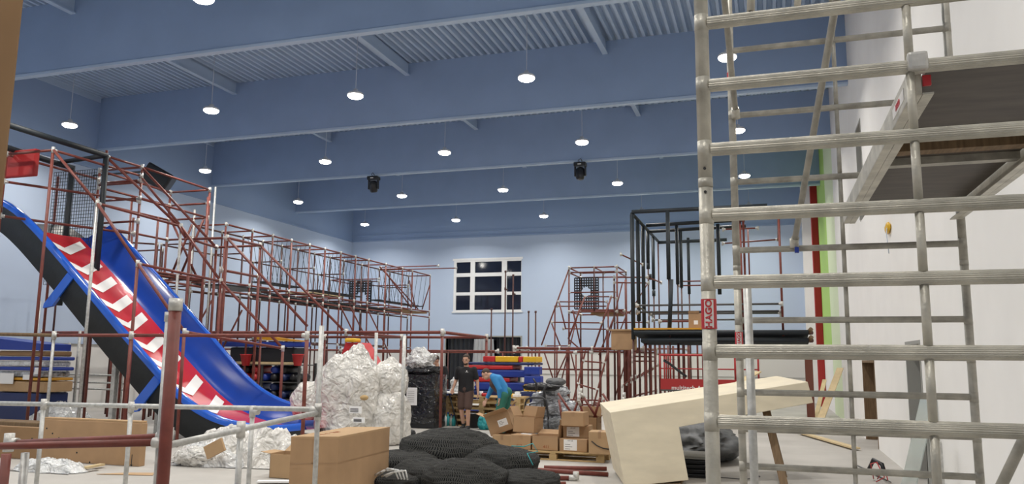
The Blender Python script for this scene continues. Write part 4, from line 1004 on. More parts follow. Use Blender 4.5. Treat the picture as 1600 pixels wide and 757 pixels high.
def cbox(corner, dx, dy, h, name, label, m='card', rot=0.0, open_=None, marks=None, group=None, z0=0.0, tape=True, cat='box', tilt=None, lean=None):
    """carton: corner = front left bottom corner; open_ = list of flap angles (front, back, left, right)"""
    c = V((corner[0], corner[1], z0)); t = thing(name, label, cat, c+V((dx/2, dy/2, 0)), group)
    x0, y0_, x1, y1_ = c.x, c.y, c.x+dx, c.y+dy; zt = z0+h
    if open_ is None:
        MB().bbox((x0, y0_, z0), (x1, y1_, zt), .008).build('box_body', m, t)
        if tape:
            if dx >= dy: MB().box((x0-.001, (y0_+y1_)/2-.025, zt), (x1+.001, (y0_+y1_)/2+.025, zt+.0012)).box((x0+dx*.47, y0_-.0012, z0+h*.7), (x0+dx*.47+.05, y0_, zt)).build('packing_tape', 'tape', t)
            else: MB().box(((x0+x1)/2-.025, y0_-.001, zt), ((x0+x1)/2+.025, y1_+.001, zt+.0012)).box(((x0+x1)/2-.025, y0_-.0012, z0+h*.7), ((x0+x1)/2+.025, y0_, zt)).build('packing_tape', 'tape', t)
    else:
        w_ = .006; mb = MB()
        mb.box((x0, y0_, z0), (x1, y1_, z0+w_)); mb.box((x0, y0_, z0), (x1, y0_+w_, zt)); mb.box((x0, y1_-w_, z0), (x1, y1_, zt)); mb.box((x0, y0_, z0), (x0+w_, y1_, zt)); mb.box((x1-w_, y0_, z0), (x1, y1_, zt))
        mb.build('box_body', m, t)
        fl = min(dx, dy)*.48
        for k, ang in enumerate(open_):
            if ang is None: continue
            a = math.radians(ang); cs, sn = math.cos(a)*fl, math.sin(a)*fl
            if k == 0: q = [(x0, y0_, zt), (x1, y0_, zt), (x1-.02, y0_-cs, zt+sn), (x0+.02, y0_-cs, zt+sn)]
            if k == 1: q = [(x0, y1_, zt), (x1, y1_, zt), (x1-.02, y1_+cs, zt+sn), (x0+.02, y1_+cs, zt+sn)]
            if k == 2: q = [(x0, y0_, zt), (x0, y1_, zt), (x0-cs, y1_-.02, zt+sn), (x0-cs, y0_+.02, zt+sn)]
            if k == 3: q = [(x1, y0_, zt), (x1, y1_, zt), (x1+cs, y1_-.02, zt+sn), (x1+cs, y0_+.02, zt+sn)]
            q = [V(p) for p in q]; nrm = (q[1]-q[0]).cross(q[3]-q[0]).normalized()
            MB().prism(q, nrm*.006).build('box_flap', m, t)
    if marks: marks(t, x0, y0_, x1, y1_, z0, zt)
    t.rotation_euler = (tilt[0] if tilt else 0, tilt[1] if tilt else 0, rot)
    return t

# ---- tall carton at the left edge, very near
p = ay(38, 0, 1.5)
cbox((p.x-.62, 1.15), .62, .35, 2.75, 'tall_carton', 'tall brown cardboard carton rising close to the camera at the left edge', m='card_dark', tape=False,
     marks=lambda t, x0, a, x1, b, z0, zt: MB().box((x1+.0005, a, 2.06), (x1+.002, b, 2.064)).box((x1+.0005, a, 1.985), (x1+.002, b, 1.988)).build('fold_line', 'timber_old', t))

# ---- large carton in the centre foreground (long, corner toward the camera)
Zt = .80; fc = az(530, 683, Zt); lc = az(455, 683, Zt); bc = az(500, 669, Zt); rc = az(609, 668, Zt)
t = thing('big_carton', 'large long brown carton, corner toward the camera, in front of the white bags', 'box', (fc.x, fc.y, 0))
e2 = (rc-fc); e2.z = 0; e1 = (lc-fc); e1.z = 0
e2 = e2.normalized()*min(e2.length, 1.9); e1 = e1.normalized()*min(e1.length, 1.0)
base = [V((fc.x, fc.y, 0)), V((fc.x, fc.y, 0))+e2, V((fc.x, fc.y, 0))+e2+e1, V((fc.x, fc.y, 0))+e1]
mb = MB(); R1 = 10
body = MB().prism(base, (0, 0, Zt-.02)); recalc(body.build('box_body', 'card', t))
top = [p_+V((0, 0, Zt-.02)) for p_ in base]; cc = sum(top, V((0, 0, 0)))/4
recalc(MB().prism([p_+(p_-cc)*.004 for p_ in top], (0, 0, .022)).build('box_lid', 'card_tan', t))
n2 = V((e2.y, -e2.x, 0)).normalized(); n1 = V((-e1.y, e1.x, 0)).normalized()
def onface(o, e, n_, u0, u1, z0, z1, th=.0015): a = o+e*u0+n_*th; b = o+e*u1+n_*th; return [V((a.x, a.y, z0)), V((b.x, b.y, z0)), V((b.x, b.y, z1)), V((a.x, a.y, z1))]
if n2.dot(CP-fc) < 0: n2 = -n2
if n1.dot(CP-fc) < 0: n1 = -n1
mb = MB(); mb.quad(*onface(base[0], e2, n2, 0, 1, .50, .515)); mb.quad(*onface(base[0], e1, n1, 0, 1, .50, .515)); mb.quad(*onface(base[0], e1, n1, .48, .56, .5, Zt-.02)); mb.build('seam_tape', 'tape', t)
q = top[0]+e2*.30+e1*.55+V((0, 0, .0245)); text_obj('printed_text', '\u2191 \u2191  TOP', .10, 'red_ink', q, e2, V((0, 0, 1)).cross(e2), t)

# ---- white plastic bags of wadding
def ptop(s_): return lambda d, q: q if d.z < .35 else V((q.x*(1-(d.z-.35)*s_), q.y*(1-(d.z-.35)*s_), q.z))
bA = ay(537, 700, 14.2)
blob((bA.x+.05, 14.3, 0), (.66, .6, 1.06), 'bag_white', 'plastic_bag', 'huge knotted clear plastic bag of white wadding, the taller left one', 'bag', seed=2.2, amp=.20, fold=.04, fs=4.5, top=ptop(.4), power=.80, seg=80, rings=56)
bg = [o for o in COL.objects if o.name == 'plastic_bag'][0]
for (px, py, w_, hh) in ((556, 641, .26, .13), (561, 657, .25, .10)):
    q = ay(px, py, 13.60); mb = MB(); mb.bbox((q.x-w_/2, 13.58, q.z-hh/2), (q.x+w_/2, 13.60, q.z+hh/2), .004); o = mb.build('paper_label', 'paper', bg)
    mb = MB(); [mb.box((q.x-w_*.4, 13.576, q.z-hh*.3+k*hh*.2), (q.x+w_*.25, 13.579, q.z-hh*.3+k*hh*.2+.012)) for k in range(3)]; mb.build('label_print', 'ink', o)
bg_tie = MB().ball(ay(569, 622, 13.60), (.09, .05, .05)).build('knot', 'pallet_wood', bg)
a = ay(490, 610, 14.0); blob((a.x-.15, 14.15, .45), (.36, .4, .42), 'bag_white', 'plastic_bag', 'bulging white plastic bag squeezed between the slide end and the tall bag', 'bag', seed=5.1, amp=.2, fold=.04, fs=4.5)
bB = ay(606, 700, 14.3)
blob((bB.x-.10, 14.55, 0), (.36, .5, .60), 'bag_white', 'plastic_bag', 'white plastic bag of wadding beside the black bale, lower one', 'bag', seed=7.7, amp=.15, fold=.05, fs=4.5, power=.85)
blob((bB.x-.22, 14.7, .80), (.33, .40, .50), 'bag_white', 'plastic_bag', 'open-topped white plastic bag stacked on the lower bag beside the bale', 'bag', seed=9.1, amp=.2, fold=.06, fs=4.5, top=ptop(.5), power=.9)
# ---- black wrapped bale on a pallet
c_ = ay(649, 672, 18.0); t = thing('wrapped_bale', 'tall pallet load wrapped in shiny black stretch film with a white paper sheet', 'bale', (c_.x, 18.5, 0))
def rough_box(lo, hi, amp, seed, n=14):
    lo = V(lo); hi = V(hi); mb = MB()
    def P(u, v_, w__): 
        p = V((lo.x+(hi.x-lo.x)*u, lo.y+(hi.y-lo.y)*v_, lo.z+(hi.z-lo.z)*w__)); c = (lo+hi)/2
        d = (p-c); k = 1-.05*(abs(u-.5)*2)**4*(abs(v_-.5)*2)**4; p = V((c.x+d.x*k, c.y+d.y*k, p.z))
        return p+V((nz(p, 3, seed), nz(p, 3, seed+4), nz(p, 3, seed+8)))*amp+V((nz(p, 9, seed), nz(p, 9, seed+4), 0))*amp*.5
    for a in (0, 1):
        mb.grid([[P(i/n, a, k/n) for i in range(n+1)] for k in range(n+1)]); mb.grid([[P(a, i/n, k/n) for i in range(n+1)] for k in range(n+1)]); mb.grid([[P(i/n, k/n, a) for i in range(n+1)] for k in range(n+1)])
    return mb
rough_box((c_.x-.56, 17.95, .14), (c_.x+.52, 18.75, 1.28), .035, 3).build('wrapped_load', 'wrap_black', t)
rough_box((c_.x-.55, 17.97, .02), (c_.x+.51, 18.7, .14), .015, 6).build('pallet_base', 'black_plastic', t)
q = ay(643, 620, 17.9); o = MB().bbox((q.x-.13, 17.885, q.z-.21), (q.x+.15, 17.897, q.z+.21), .003).build('paper_sheet', 'paper', t)
mb = MB(); [mb.box((q.x-.1, 17.880, q.z+.12-k*.05), (q.x+.08, 17.884, q.z+.128-k*.05)) for k in range(6)]; mb.build('sheet_print', 'door_grey', o)
blob((c_.x-.02, 18.35, 1.25), (.50, .36, .15), 'wrap_black', 'film_bundle', 'crumpled black film bundle on top of the wrapped pallet load', 'bundle', seed=4.4, fold=.12)
blob((c_.x-.06, 18.35, 1.38), (.33, .30, .29), 'bag_sheet', 'plastic_heap', 'heap of crumpled white plastic film on top of the black bale', 'plastic film', seed=6.4, amp=.35, fold=.22, fs=4.0)

# ---- black net sacks, foreground heap
def sack(px, py_top, y, rx, ry, h, seed, label, z0=0.0, rot=0.0, tw=0.0):
    a = ay(px, py_top, y); c = V((a.x, y, z0)); R_ = Matrix.Rotation(rot, 3, 'Z')
    seg, rings = 72, 40; mb = MB()
    r = V((rx, ry, h*.58))
    def fn(d, p):
        k = 1+.14*nz(d, 1.5, seed)+.05*(1-2*abs(nz(V((d.x*.5, d.y, d.z)), 5, seed)))+.02*nz(d, 12, seed)
        q = V([math.copysign(abs(d[i])**.85, d[i])*r[i] for i in range(3)])*k
        if q.z < -r.z*.72: q.z = -r.z*.72-(abs(q.z)-r.z*.72)*.1
        return R_ @ q
    mb.ball(c+V((0, 0, r.z*.74)), r, seg, rings, fn=fn)
    o = single(mb, 'net_sack', 'net', label, 'net', c, 'bundled black play nets')
    me = o.data; uv = me.uv_layers.new(name='UVMap')
    for poly in me.polygons:
        for li in poly.loop_indices:
            vi = me.loops[li].vertex_index; k_, i_ = divmod(vi, seg); u_ = i_/seg
            if poly.loop_indices and i_ == 0 and any((me.loops[l2].vertex_index % seg) == seg-1 for l2 in poly.loop_indices): u_ = 1.0
            uv.data[li].uv = (u_*2.6, k_/rings*1.1)
    return o
sack(705, 680, 11.0, .74, .55, .62, 1.3, 'largest bundled black net forming the rounded top of the net heap', z0=.02)
sack(632, 700, 10.4, .56, .50, .40, 2.9, 'bundled black net at the left of the heap beside the big carton', rot=.2)
sack(608, 725, 9.5, .46, .42, .26, 3.7, 'low bundled black net at the bottom left of the heap')
sack(780, 702, 10.8, .55, .50, .48, 4.1, 'bundled black net sloping down at the right of the heap', rot=-.5)
sack(822, 725, 10.1, .42, .42, .27, 5.3, 'smallest bundled black net at the right foot of the heap', rot=-.5)
sack(728, 720, 9.7, .52, .45, .40, 6.2, 'bundled black net in the middle foreground of the heap', rot=.1)
sack(668, 715, 9.9, .46, .42, .36, 7.7, 'folded black net between the middle and left bundles of the heap', rot=-.3)
q = ay(828, 705, 10.2)
single(MB().path([q+V((-.25, 0, .05)), q+V((-.05, -.1, .06)), q+V((.05, -.05, .1)), q+V((.12, -.05, .0)), q+V((.0, -.12, -.02)), q+V((.1, -.2, -.15))], .007), 'green_cord', 'teal', 'thin green cord tied round the right net bundle', 'cord', q)
q = ay(608, 742, 9.1)
mb = MB(); 
for k in range(4): mb.path([q+V((-.22+.06*k, .0, -.03)), q+V((-.05+.05*k, -.05, .05+.03*math.sin(k*2))), q+V((.08+.05*k, -.02, .06)), q+V((.13+.04*k, 0, -.05))], .012)
single(mb, 'strap_bundle', 'bag_sheet', 'bundle of clear shiny straps on the front of the net heap', 'strap', q)

# ---- tilted plywood box, an L-shaped hollow box
WY = 11.3
def wp(px, py, y=None): return ay(px, py, y or WY)
p0_ = wp(953, 645, 11.0); p1_ = wp(1262, 597, 12.6); p5_ = az(977, 762, .0)
pn_ = (p1_-p0_).cross(p5_-p0_).normalized()
def onpl(px, py): d = ray(px, py); return CP+d*((p0_-CP).dot(pn_)/d.dot(pn_))
poly = [p0_, p1_, onpl(1271, 630), onpl(1061, 668), onpl(1076, 751), p5_]
backv = V((-.42, 1.35, .055))
t = thing('plywood_box', 'pale plywood L-shaped hollow box lying tilted in the right middle ground', 'plywood box', (poly[5].x, 11.5, 0))
mb = MB(); mb.prism(poly, backv); o = mb.build('box_shell', 'new_wood', t); recalc(o)
bv_ = o.modifiers.new('edge', 'BEVEL'); bv_.width = .008; bv_.segments = 2
q0 = poly[0].lerp(poly[1], .0)
# trestle leg and floor block holding it
a = wp(1196, 640, 12.7); b = wp(1226, 770, 11.9); b.z = 0
st = thing('trestle', 'brown timber trestle leg holding up the far arm of the plywood box', 'trestle', (b.x, b.y, 0))
for dy in (0, .75):
    mb = MB(); d = (b-a).normalized(); sx = V((.055, 0, 0))
    mb.prism([a-sx+V((0, dy, 0)), a+sx+V((0, dy, 0)), b+sx+V((0, dy*1.1, 0)), b-sx+V((0, dy*1.1, 0))], (0, .045, 0)); recalc(mb.build('trestle_leg', 'timber_old', st))
MB().bbox((a.x-.07, a.y-.05, a.z-.03), (a.x+.07, a.y+.95, a.z+.06), .008).build('trestle_bar', 'timber_old', st)
single(MB().bbox((poly[5].x+.05, 11.1, 0), (poly[4].x-.1, 12.2, max(.03, min(poly[5].z, poly[4].z)-.01)), .008), 'wooden_block', 'timber_old', 'low timber packing under the foot of the plywood box', 'block', (poly[5].x+.4, 11.6, 0))
# small brown post beyond the beam end and boards leaning on the right wall
q = ay(1265, 600, 23.4); single(MB().bbox((q.x-.10, 23.3, 0), (q.x+.10, 23.45, 2.15), .01), 'timber_post', 'redwood', 'red-brown post standing under the right end of the black padded deck', 'post', (q.x, 23.4, 0))
def plank(a, b, w_, th, name, m, label, group=None):
    a = V(a); b = V(b); d = (b-a).normalized(); s_ = d.cross(V((0, 0, 1))).normalized()*w_/2; n_ = s_.cross(d).normalized()*th
    mb = MB(); mb.prism([a-s_, a+s_, b+s_, b-s_], n_); o = single(mb, name, m, label, 'plank', a, group); recalc(o); return o
plank((1.1, 22.5, .02), (1.86, 24.6, 1.5), .18, .03, 'wooden_plank', 'rail_wood', 'pale plank leaning against the white wall beyond the plywood box')
plank((.6, 20.2, .03), (1.5, 17.0, .03), .16, .03, 'wooden_plank', 'rail_wood', 'pale plank lying on the floor beside the right wall')
plank((1.2, 25.6, .03), (1.6, 27.5, 1.1), .12, .04, 'wooden_plank', 'rail_wood', 'narrow plank leaning beside the red column')
plank((-2.6, 19.0, .0), (-.35, 22.0, 1.40), .25, .03, 'wooden_plank', 'rail_wood', 'pale board standing and rising behind the plywood box by the scaffold post')
for k in range(4):
    mb = MB().tube((1.25+.05*k, 14.8-.3*k, .01), (1.45+.03*k, 13.2-.2*k, .012+.004*k), .007, seg=6)
    single(mb, 'metal_rod', 'steel_dark', ['nearest','second nearest','third','farthest'][3-k]+' thin metal rod lying on the floor by the right wall', 'rod', (1.35+.05*k, 14, 0), 'metal rods on the floor')
mb = MB(); g0 = V((1.60, 12.2, .01)); mb.prism([g0, g0+V((0, -1.0, 0)), g0+V((.33, -1.0, 1.25)), g0+V((.33, 0, 1.25))], (.012, 0, -.003)); recalc(single(mb, 'glass_panel', 'glass_green', 'pale green glass panel leaning on the right wall beside the doorway', 'glass', g0))
q = V((1.78, 10.4, 0)); single(MB().bbox((1.70, 10.2, 0), (1.80, 10.32, .82), .03), 'spirit_level', 'galv', 'silver spirit level with a dark end leaning by the right wall', 'tool', (1.75, 10.3, 0))
mb = MB().path([(1.35, 12.9, .02), (1.30, 12.7, .25), (1.36, 12.5, .30), (1.45, 12.5, .1), (1.35, 12.6, .02)], .008).path([(1.4, 12.9, .02), (1.48, 12.7, .22), (1.5, 12.6, .05)], .008)
single(mb, 'red_cable', 'red_vinyl', 'curled red cable on the floor by the right wall', 'cable', (1.4, 12.7, 0))
single(MB().path([(1.3, 12.9, .16), (1.35, 12.8, .30), (1.45, 12.7, .25), (1.47, 12.65, .12)], .03), 'hand_tool', 'black_plastic', 'small black hand tool standing by the curled red cable', 'tool', (1.38, 12.8, .1))
# ---- tarpaulin, black trays and red crate under the beam
q = az(1105, 725, 0)
blob((q.x-.25, 14.6, 0), (.72, 1.1, .36), 'tarp', 'tarpaulin', 'bundled grey tarpaulin on the floor behind the plywood box', 'tarpaulin', seed=8.3, amp=.3, fold=.12, fs=4)
q = ay(1082, 668, 17.0); 
single(rough_box((q.x-.45, 17.0, .02), (q.x+.6, 17.8, q.z+.04), .012, 2), 'red_crate', 'red_paint', 'dark red crate on the floor behind the grey tarpaulin', 'crate', (q.x, 17.4, 0))
trx = ay(1085, 740, 12.1).x
for k in range(5):
    z = .0+k*.065
    mb = MB().bbox((trx-.28, 12.15, z), (trx+.18, 12.75, z+.045), .02).bbox((trx-.31, 12.12, z+.04), (trx+.21, 12.78, z+.055), .006)
    for j in range(3): mb.path([(trx+.20, 12.2+.2*j, z+.05), (trx+.27, 12.2+.2*j, z+.06), (trx+.29, 12.2+.2*j, z+.02)], .008)
    single(mb, 'plastic_tray', 'black_plastic' if k < 4 else 'door_grey', ['bottom', 'second', 'third', 'fourth', 'grey top'][k]+' plastic tray of the stack behind the foot of the plywood box', 'tray', (trx, 12.4, z), 'stacked plastic trays')
single(MB().path([(trx+.25, 12.3, .01), (trx+.7, 12.2, .01), (trx+.9, 12.6, .01), (trx+.75, 12.9, .01)], .006), 'thin_cable', 'black_plastic', 'thin black cable curling on the floor beside the plastic trays', 'cable', (trx+.5, 12.4, 0))

# ---- europallets
def pallet(x, y, z, label, w_=1.2, d=.8, group='wooden pallets', rot=0.0):
    t = thing('wooden_pallet', label, 'pallet', (x, y, z), group)
    for k in range(5): xx = y-d/2+.0+k*(d-.12)/4; MB().bbox((x-w_/2, xx, z+.122), (x+w_/2, xx+.12, z+.144), .003).build('deck_board', 'pallet_wood', t)
    for k in range(3): xx = x-w_/2+k*(w_-.1)/2; MB().bbox((xx, y-d/2, z+.10), (xx+.10, y+d/2, z+.122), .003).build('stringer_board', 'pallet_wood', t)
    for i in range(3):
        for j in range(3): xx = x-w_/2+i*(w_-.13)/2; yy = y-d/2+j*(d-.1)/2; MB().bbox((xx, yy, z+.022), (xx+.13, yy+.1, z+.10), .003).build('block', 'pallet_wood', t)
    for j in range(3): yy = y-d/2+j*(d-.1)/2; MB().bbox((x-w_/2, yy, z), (x+w_/2, yy+.1, z+.022), .003).build('bottom_board', 'pallet_wood', t)
    t.rotation_euler.z = rot; return t
pq = az(868, 722, 0)
pallet(-3.55, 13.75, 0, 'wooden pallet on the floor under the heap of small cartons', w_=1.75, d=.9, rot=-.02)
def lab(text, u0, u1, v0, v1, m='paper'):
    def f(t, x0, a, x1, b, z0, zt):
        dx, h = x1-x0, zt-z0; o = MB().box((x0+dx*u0, a-.0025, z0+h*v0), (x0+dx*u1, a-.001, z0+h*v1)).build('shipping_label', m, t)
        mb = MB(); 
        for k in range(3): mb.box((x0+dx*(u0+.05), a-.0035, z0+h*(v0+.1+.2*k*(v1-v0))), (x0+dx*(u0+(u1-u0)*(.5+.15*(k % 2))), a-.0027, z0+h*(v0+.1+.2*k*(v1-v0))+.006))
        mb.build('label_print', 'ink', o)
        if text: text_obj('label_number', text, h*.16, 'ink', (x0+dx*(u0+u1)/2, a-.003, z0+h*(v1-.1)), (1, 0, 0), (0, 0, 1), o)
    return f
def prn(text, u, v):
    return lambda t, x0, a, x1, b, z0, zt: text_obj('printed_number', text, (zt-z0)*.30, 'red_ink', (x0+(x1-x0)*u, a-.002, z0+(zt-z0)*v), (1, 0, 0), (0, 0, 1), t)
Z = .146
def cpx(px0, px1, y): return ay(px0, 690, y).x, ay(px1, 690, y).x
cg = 'cartons on the floor pallet'
x0, x1 = cpx(798, 829, 13.4); cbox((x0, 13.4), x1-x0, .35, .24, 'carton', 'small closed carton at the left front of the pallet', z0=Z, marks=prn('413', .42, .25), group=cg)
x0, x1 = cpx(831, 872, 13.4); cbox((x0, 13.4), x1-x0, .38, .24, 'carton', 'open carton in the middle front of the pallet with a raised right flap', z0=Z, open_=(None, 20, None, 88), marks=prn('411', .55, .25), group=cg)
x0, x1 = cpx(874, 917, 13.4); cbox((x0, 13.4), x1-x0, .36, .21, 'carton', 'bottom carton of the labelled stack of three on the pallet', z0=Z, marks=lab('417.33', .16, .64, .1, .95), group=cg)
cbox((x0+.01, 13.60), x1-x0-.02, .34, .20, 'carton', 'middle carton of the labelled stack of three on the pallet', z0=Z+.212, marks=lab('413.37', .14, .62, .1, .9), rot=.04, group=cg)
cbox((x0+.03, 13.43), x1-x0-.08, .33, .23, 'carton', 'top taped carton of the stack of three on the pallet', z0=Z+.42, rot=-.05, group=cg)
x0, x1 = cpx(920, 950, 13.3); cbox((x0, 13.2), .36, .42, .36, 'carton', 'carton with a curved black mark beside the plywood box', m='card_tan', z0=Z, rot=.1, group=cg,
    marks=lambda t, x0, a, x1, b, z0, zt: MB().path([(x0+.05, a-.004, zt-.15), (x0+.14, a-.004, zt-.22), (x0+.24, a-.004, zt-.26), (x0+.34, a-.004, zt-.27)], .010, seg=6).build('curved_mark', 'ink', t))
x0, x1 = cpx(896, 932, 14.2); cbox((x0, 14.25), x1-x0, .4, .66, 'carton', 'tall open dark carton full of red pipes behind the stack of three', m='card_dark', z0=0, open_=(None, 60, None, 30), group=cg)
x0, x1 = cpx(876, 898, 14.3); cbox((x0-.02, 14.3), .3, .3, .60, 'carton', 'carton half hidden behind the stack of three', m='card_dark', z0=0, group=cg)
x0, x1 = cpx(801, 836, 13.7); cbox((x0, 13.75), x1-x0, .40, .27, 'carton', 'wide open carton with upright flaps tipped on top of the front cartons', m='card', z0=Z+.245, open_=(None, 70, 60, 80), rot=-.12, tilt=(-.04, .03), group=cg)
x0, x1 = cpx(766, 798, 14.3); cbox((x0-.02, 14.3), x1-x0+.05, .4, .36, 'carton', 'tilted open carton with a white label left of the pallet', z0=.33, open_=(20, None, 40, 30), rot=.15, tilt=(0, -.35), marks=lab('', .45, .85, .3, .65), group=cg)
x0, x1 = cpx(762, 792, 13.9); cbox((x0, 14.15), x1-x0, .4, .30, 'carton', 'carton lying on the floor under the tilted open carton', m='card_tan', z0=0, group=cg)
x0, x1 = cpx(790, 812, 14.6); cbox((x0, 14.6), .35, .35, .52, 'carton', 'dark carton at the back of the heap behind the tilted carton', m='card_dark', z0=0, group=cg)
def fpipe(a, b, r, label, fit=(0, 1), m='red_pipe'):
    t = thing('loose_pipe', label, 'pipe', V(a), 'loose red pipes'); a = V(a); b = V(b); d = (b-a).normalized()
    MB().tube(a, b, r, seg=14).build('pipe', m, t)
    for k, p in enumerate((a, b)):
        if k in fit: 
            dd = d if k == 0 else -d
            MB().tube(p-dd*.02, p+dd*.10, r*1.35, seg=14).tube(p+V((0, 0, -.02)), p+V((0, 0, .09)), r*1.35, seg=12).build('pipe_clamp', 'fitting', t)
    return t
for (p, q, z, l, ft) in (((812, 733), (950, 742), .035, 'red pipe with end clamp on the floor, upper of the pair near the net heap', (0,)), ((806, 746), (900, 748), .035, 'short red pipe with a clamp at its right end on the floor', (1,)), ((850, 731), (948, 733), .035, 'red pipe on the floor just in front of the pallet', ()), ((800, 757), (884, 757), .03, 'orange-brown pipe at the bottom edge of the picture', ())):
    a = az(*p, z); b = az(*q, z); fpipe(a, b, .032, l, ft)
for k in range(9):
    a = ay(868+k*5, 596+ (k*13) % 7+ 25, 15.0+.1*k); a = V((-3.55+.13*k-.1, 14.35+.04*k, .55)); d = V((math.sin(k*2.1)*.30-.1, .1*math.cos(k), .40+.06*(k % 3)))
    fpipe(a, a+d, .022, ['long thin', 'short', 'slanting', 'leftmost', 'steep', 'half hidden', 'rightmost', 'low', 'upright'][k]+' red pipe end sticking out of the dark carton', (1,) if k % 2 else ())
mb = MB(); a = az(905, 745, .05)
plank(V((-4.20, 13.60, .387)), V((-4.00, 13.52, .387)), .05, .012, 'wooden_plank', 'paper', 'short white strip lying on the left front carton of the pallet')

# ---- work table of pallets, clutter, foam mats
txc = ay(757, 640, 19.3).x
for k in range(5):
    pallet(txc, 19.5, .148*k, ['bottom', 'second', 'third', 'fourth', 'top'][k]+' pallet of the stack used as a work table', w_=2.0, d=.9, group='work table pallets')
mats = [(-.55, 1.9, 'blue_vinyl', 0, .0), (.35, 1.1, 'blue_vinyl', 1, .0), (-.5, 1.7, 'navy_vinyl', 2, .1), (.05, 1.75, 'blue_vinyl', 3, -.05), (-.15, 1.2, 'red_vinyl', 4, .15), (.1, 1.95, 'blue_vinyl', 5, .0), (-.1, 1.3, 'red_vinyl', 6, .05), (.2, 1.9, 'navy_vinyl', 7, .0)]
mzc = ay(775, 600, 20.6).x
zz = .02; names = ['blue foam mat at the bottom of the mat stack', 'short blue foam mat second from the bottom of the stack', 'navy foam mat third from the bottom of the stack', 'blue foam mat in the middle of the stack', 'red foam mat under the big blue one in the stack', 'wide blue foam mat fifth in the stack', 'red foam mat near the top of the stack', 'navy foam mat under the yellow ones on the stack']
hs = [.30, .28, .25, .22, .13, .20, .12, .08]
for (dx, w_, m_, k, rot) in mats:
    o = single(MB().bbox((mzc+dx-w_/2, 20.3, zz), (mzc+dx+w_/2, 21.2, zz+hs[k]-.01), .035), 'foam_mat', m_, names[k], 'mat', (mzc+dx, 20.75, zz), 'foam mats by the work table'); o.rotation_euler.z = rot*.4; zz += hs[k]
for (px0, px1, m_, l) in ((758, 777, 'red_vinyl', 'red foam block on the top left of the mat stack'), (777, 813, 'yellow_vinyl', 'long yellow foam block on top of the mat stack'), (813, 820, 'red_vinyl', 'small red foam block between the two yellow ones'), (820, 840, 'yellow_vinyl', 'yellow foam block at the right end of the mat stack top')):
    a = ay(px0, 570, 20.5).x; b = ay(px1, 570, 20.5).x; single(MB().bbox((a+.005, 20.3, zz), (b-.005, 21.0, zz+.15), .025), 'foam_block', m_, l, 'block', ((a+b)/2, 20.6, zz), 'foam blocks on the mat stack')
for (px, z0, w_, h, m_, l) in ((833, 1.28, .42, .22, 'blue_vinyl', 'blue foam cube standing third from the floor right of the mats'), (834, 1.06, .45, .20, 'blue_vinyl', 'blue foam block standing right of the mats'), (832, .86, .4, .18, 'yellow_vinyl', 'yellow foam block under the blue ones right of the mats'), (830, 0, .5, .85, 'navy_vinyl', 'large navy foam block on the floor right of the mats')):
    a = ay(px, 600, 20.1); single(MB().bbox((a.x-w_/2, 19.95, z0), (a.x+w_/2, 20.25, z0+h-.01), .03), 'foam_block', m_, l, 'block', (a.x, 20.1, z0), 'foam blocks right of the mats')
tt_ = .744
for (px, m_, w_, l, sh) in ((717, 'bag_sheet', .3, 'crumpled clear bag at the left of the work table', 0), (731, 'pallet_wood', .2, 'small wooden offcuts on the work table', 1), (752, 'paper', .13, 'white cup on the work table', 2), (757, 'red_vinyl', .14, 'round red tape roll on the work table', 3), (796, 'yellow_vinyl', .1, 'small yellow roll on the right of the work table', 3), (801, 'yellow_vinyl', .1, 'second small yellow roll on the right of the work table', 3), (806, 'paper', .16, 'white folded paper on the right end of the work table', 1)):
    a = ay(px, 610, 19.2)
    if sh == 0: blob((a.x, 19.4, tt_), (.3, .22, .30), m_, 'plastic_bag', l, 'bag', seed=12, fold=.2, amp=.3)
    elif sh == 1: single(MB().bbox((a.x-w_/2, 19.15, tt_), (a.x+w_/2, 19.4, tt_+.07), .01).bbox((a.x-w_*.2, 19.2, tt_+.07), (a.x+w_*.4, 19.35, tt_+.13), .01), 'small_package', m_, l, 'package', (a.x, 19.2, tt_))
    elif sh == 2: single(MB().lathe((a.x, 19.2, tt_), [(.035, 0), (.05, .12), (.045, .12), (.03, .01)], 16), 'cup', m_, l, 'cup', (a.x, 19.2, tt_))
    else: single(MB().lathe((a.x, 19.2, tt_), [(w_*.5, 0), (w_*.55, .04), (w_*.5, .08), (w_*.28, .08), (w_*.26, .0)], 20), 'tape_roll', m_, l, 'roll', (a.x, 19.2, tt_))
# side panel table left (small white top) and clutter on the floor between
a = ay(700, 616, 19.0); t = thing('side_table', 'small white-topped trestle table behind the man in black', 'table', (a.x, 19.2, 0))
MB().bbox((a.x-.35, 18.9, .80), (a.x+.35, 19.5, .835), .008).build('table_top', 'paper', t)
for s_ in (-1, 1):
    for s2 in (-1, 1): MB().tube((a.x+s_*.3, 19.2+s2*.25, 0), (a.x+s_*.05, 19.2+s2*.25, .8), .018).build('leg', 'black_plastic', t)
for k, (px, m_, h, r, l) in enumerate(((695, 'paper', .32, .05, 'white spray bottle'), (700, 'teal', .30, .06, 'teal canister'), (705, 'glass_green', .26, .05, 'clear bottle'), (709, 'teal', .24, .05, 'second teal canister'), (748, 'paper', .16, .06, 'white tub'), (752, 'pallet_wood', .30, .045, 'brownish bottle'))):
    a = az(px, 664-k*.5, 0); y = 19.0 if k != 0 else 18.8; x = ay(px, 650, y).x
    o = single(MB().lathe((x, y, 0), [(r, 0), (r, h*.7), (r*.4, h*.82), (r*.35, h), (.001, h)], 16), 'bottle', m_, l+' on the floor behind the red post and the man in black', 'bottle', (x, y, 0), 'bottles on the floor')
    MB().lathe((x, y, h), [(r*.42, 0), (r*.42, .03)], 12).build('bottle_cap', 'blue_vinyl', o)
a = ay(740, 655, 18.7); t = thing('bucket', 'black bucket on the floor right of the man in black', 'bucket', (a.x, 18.7, 0))
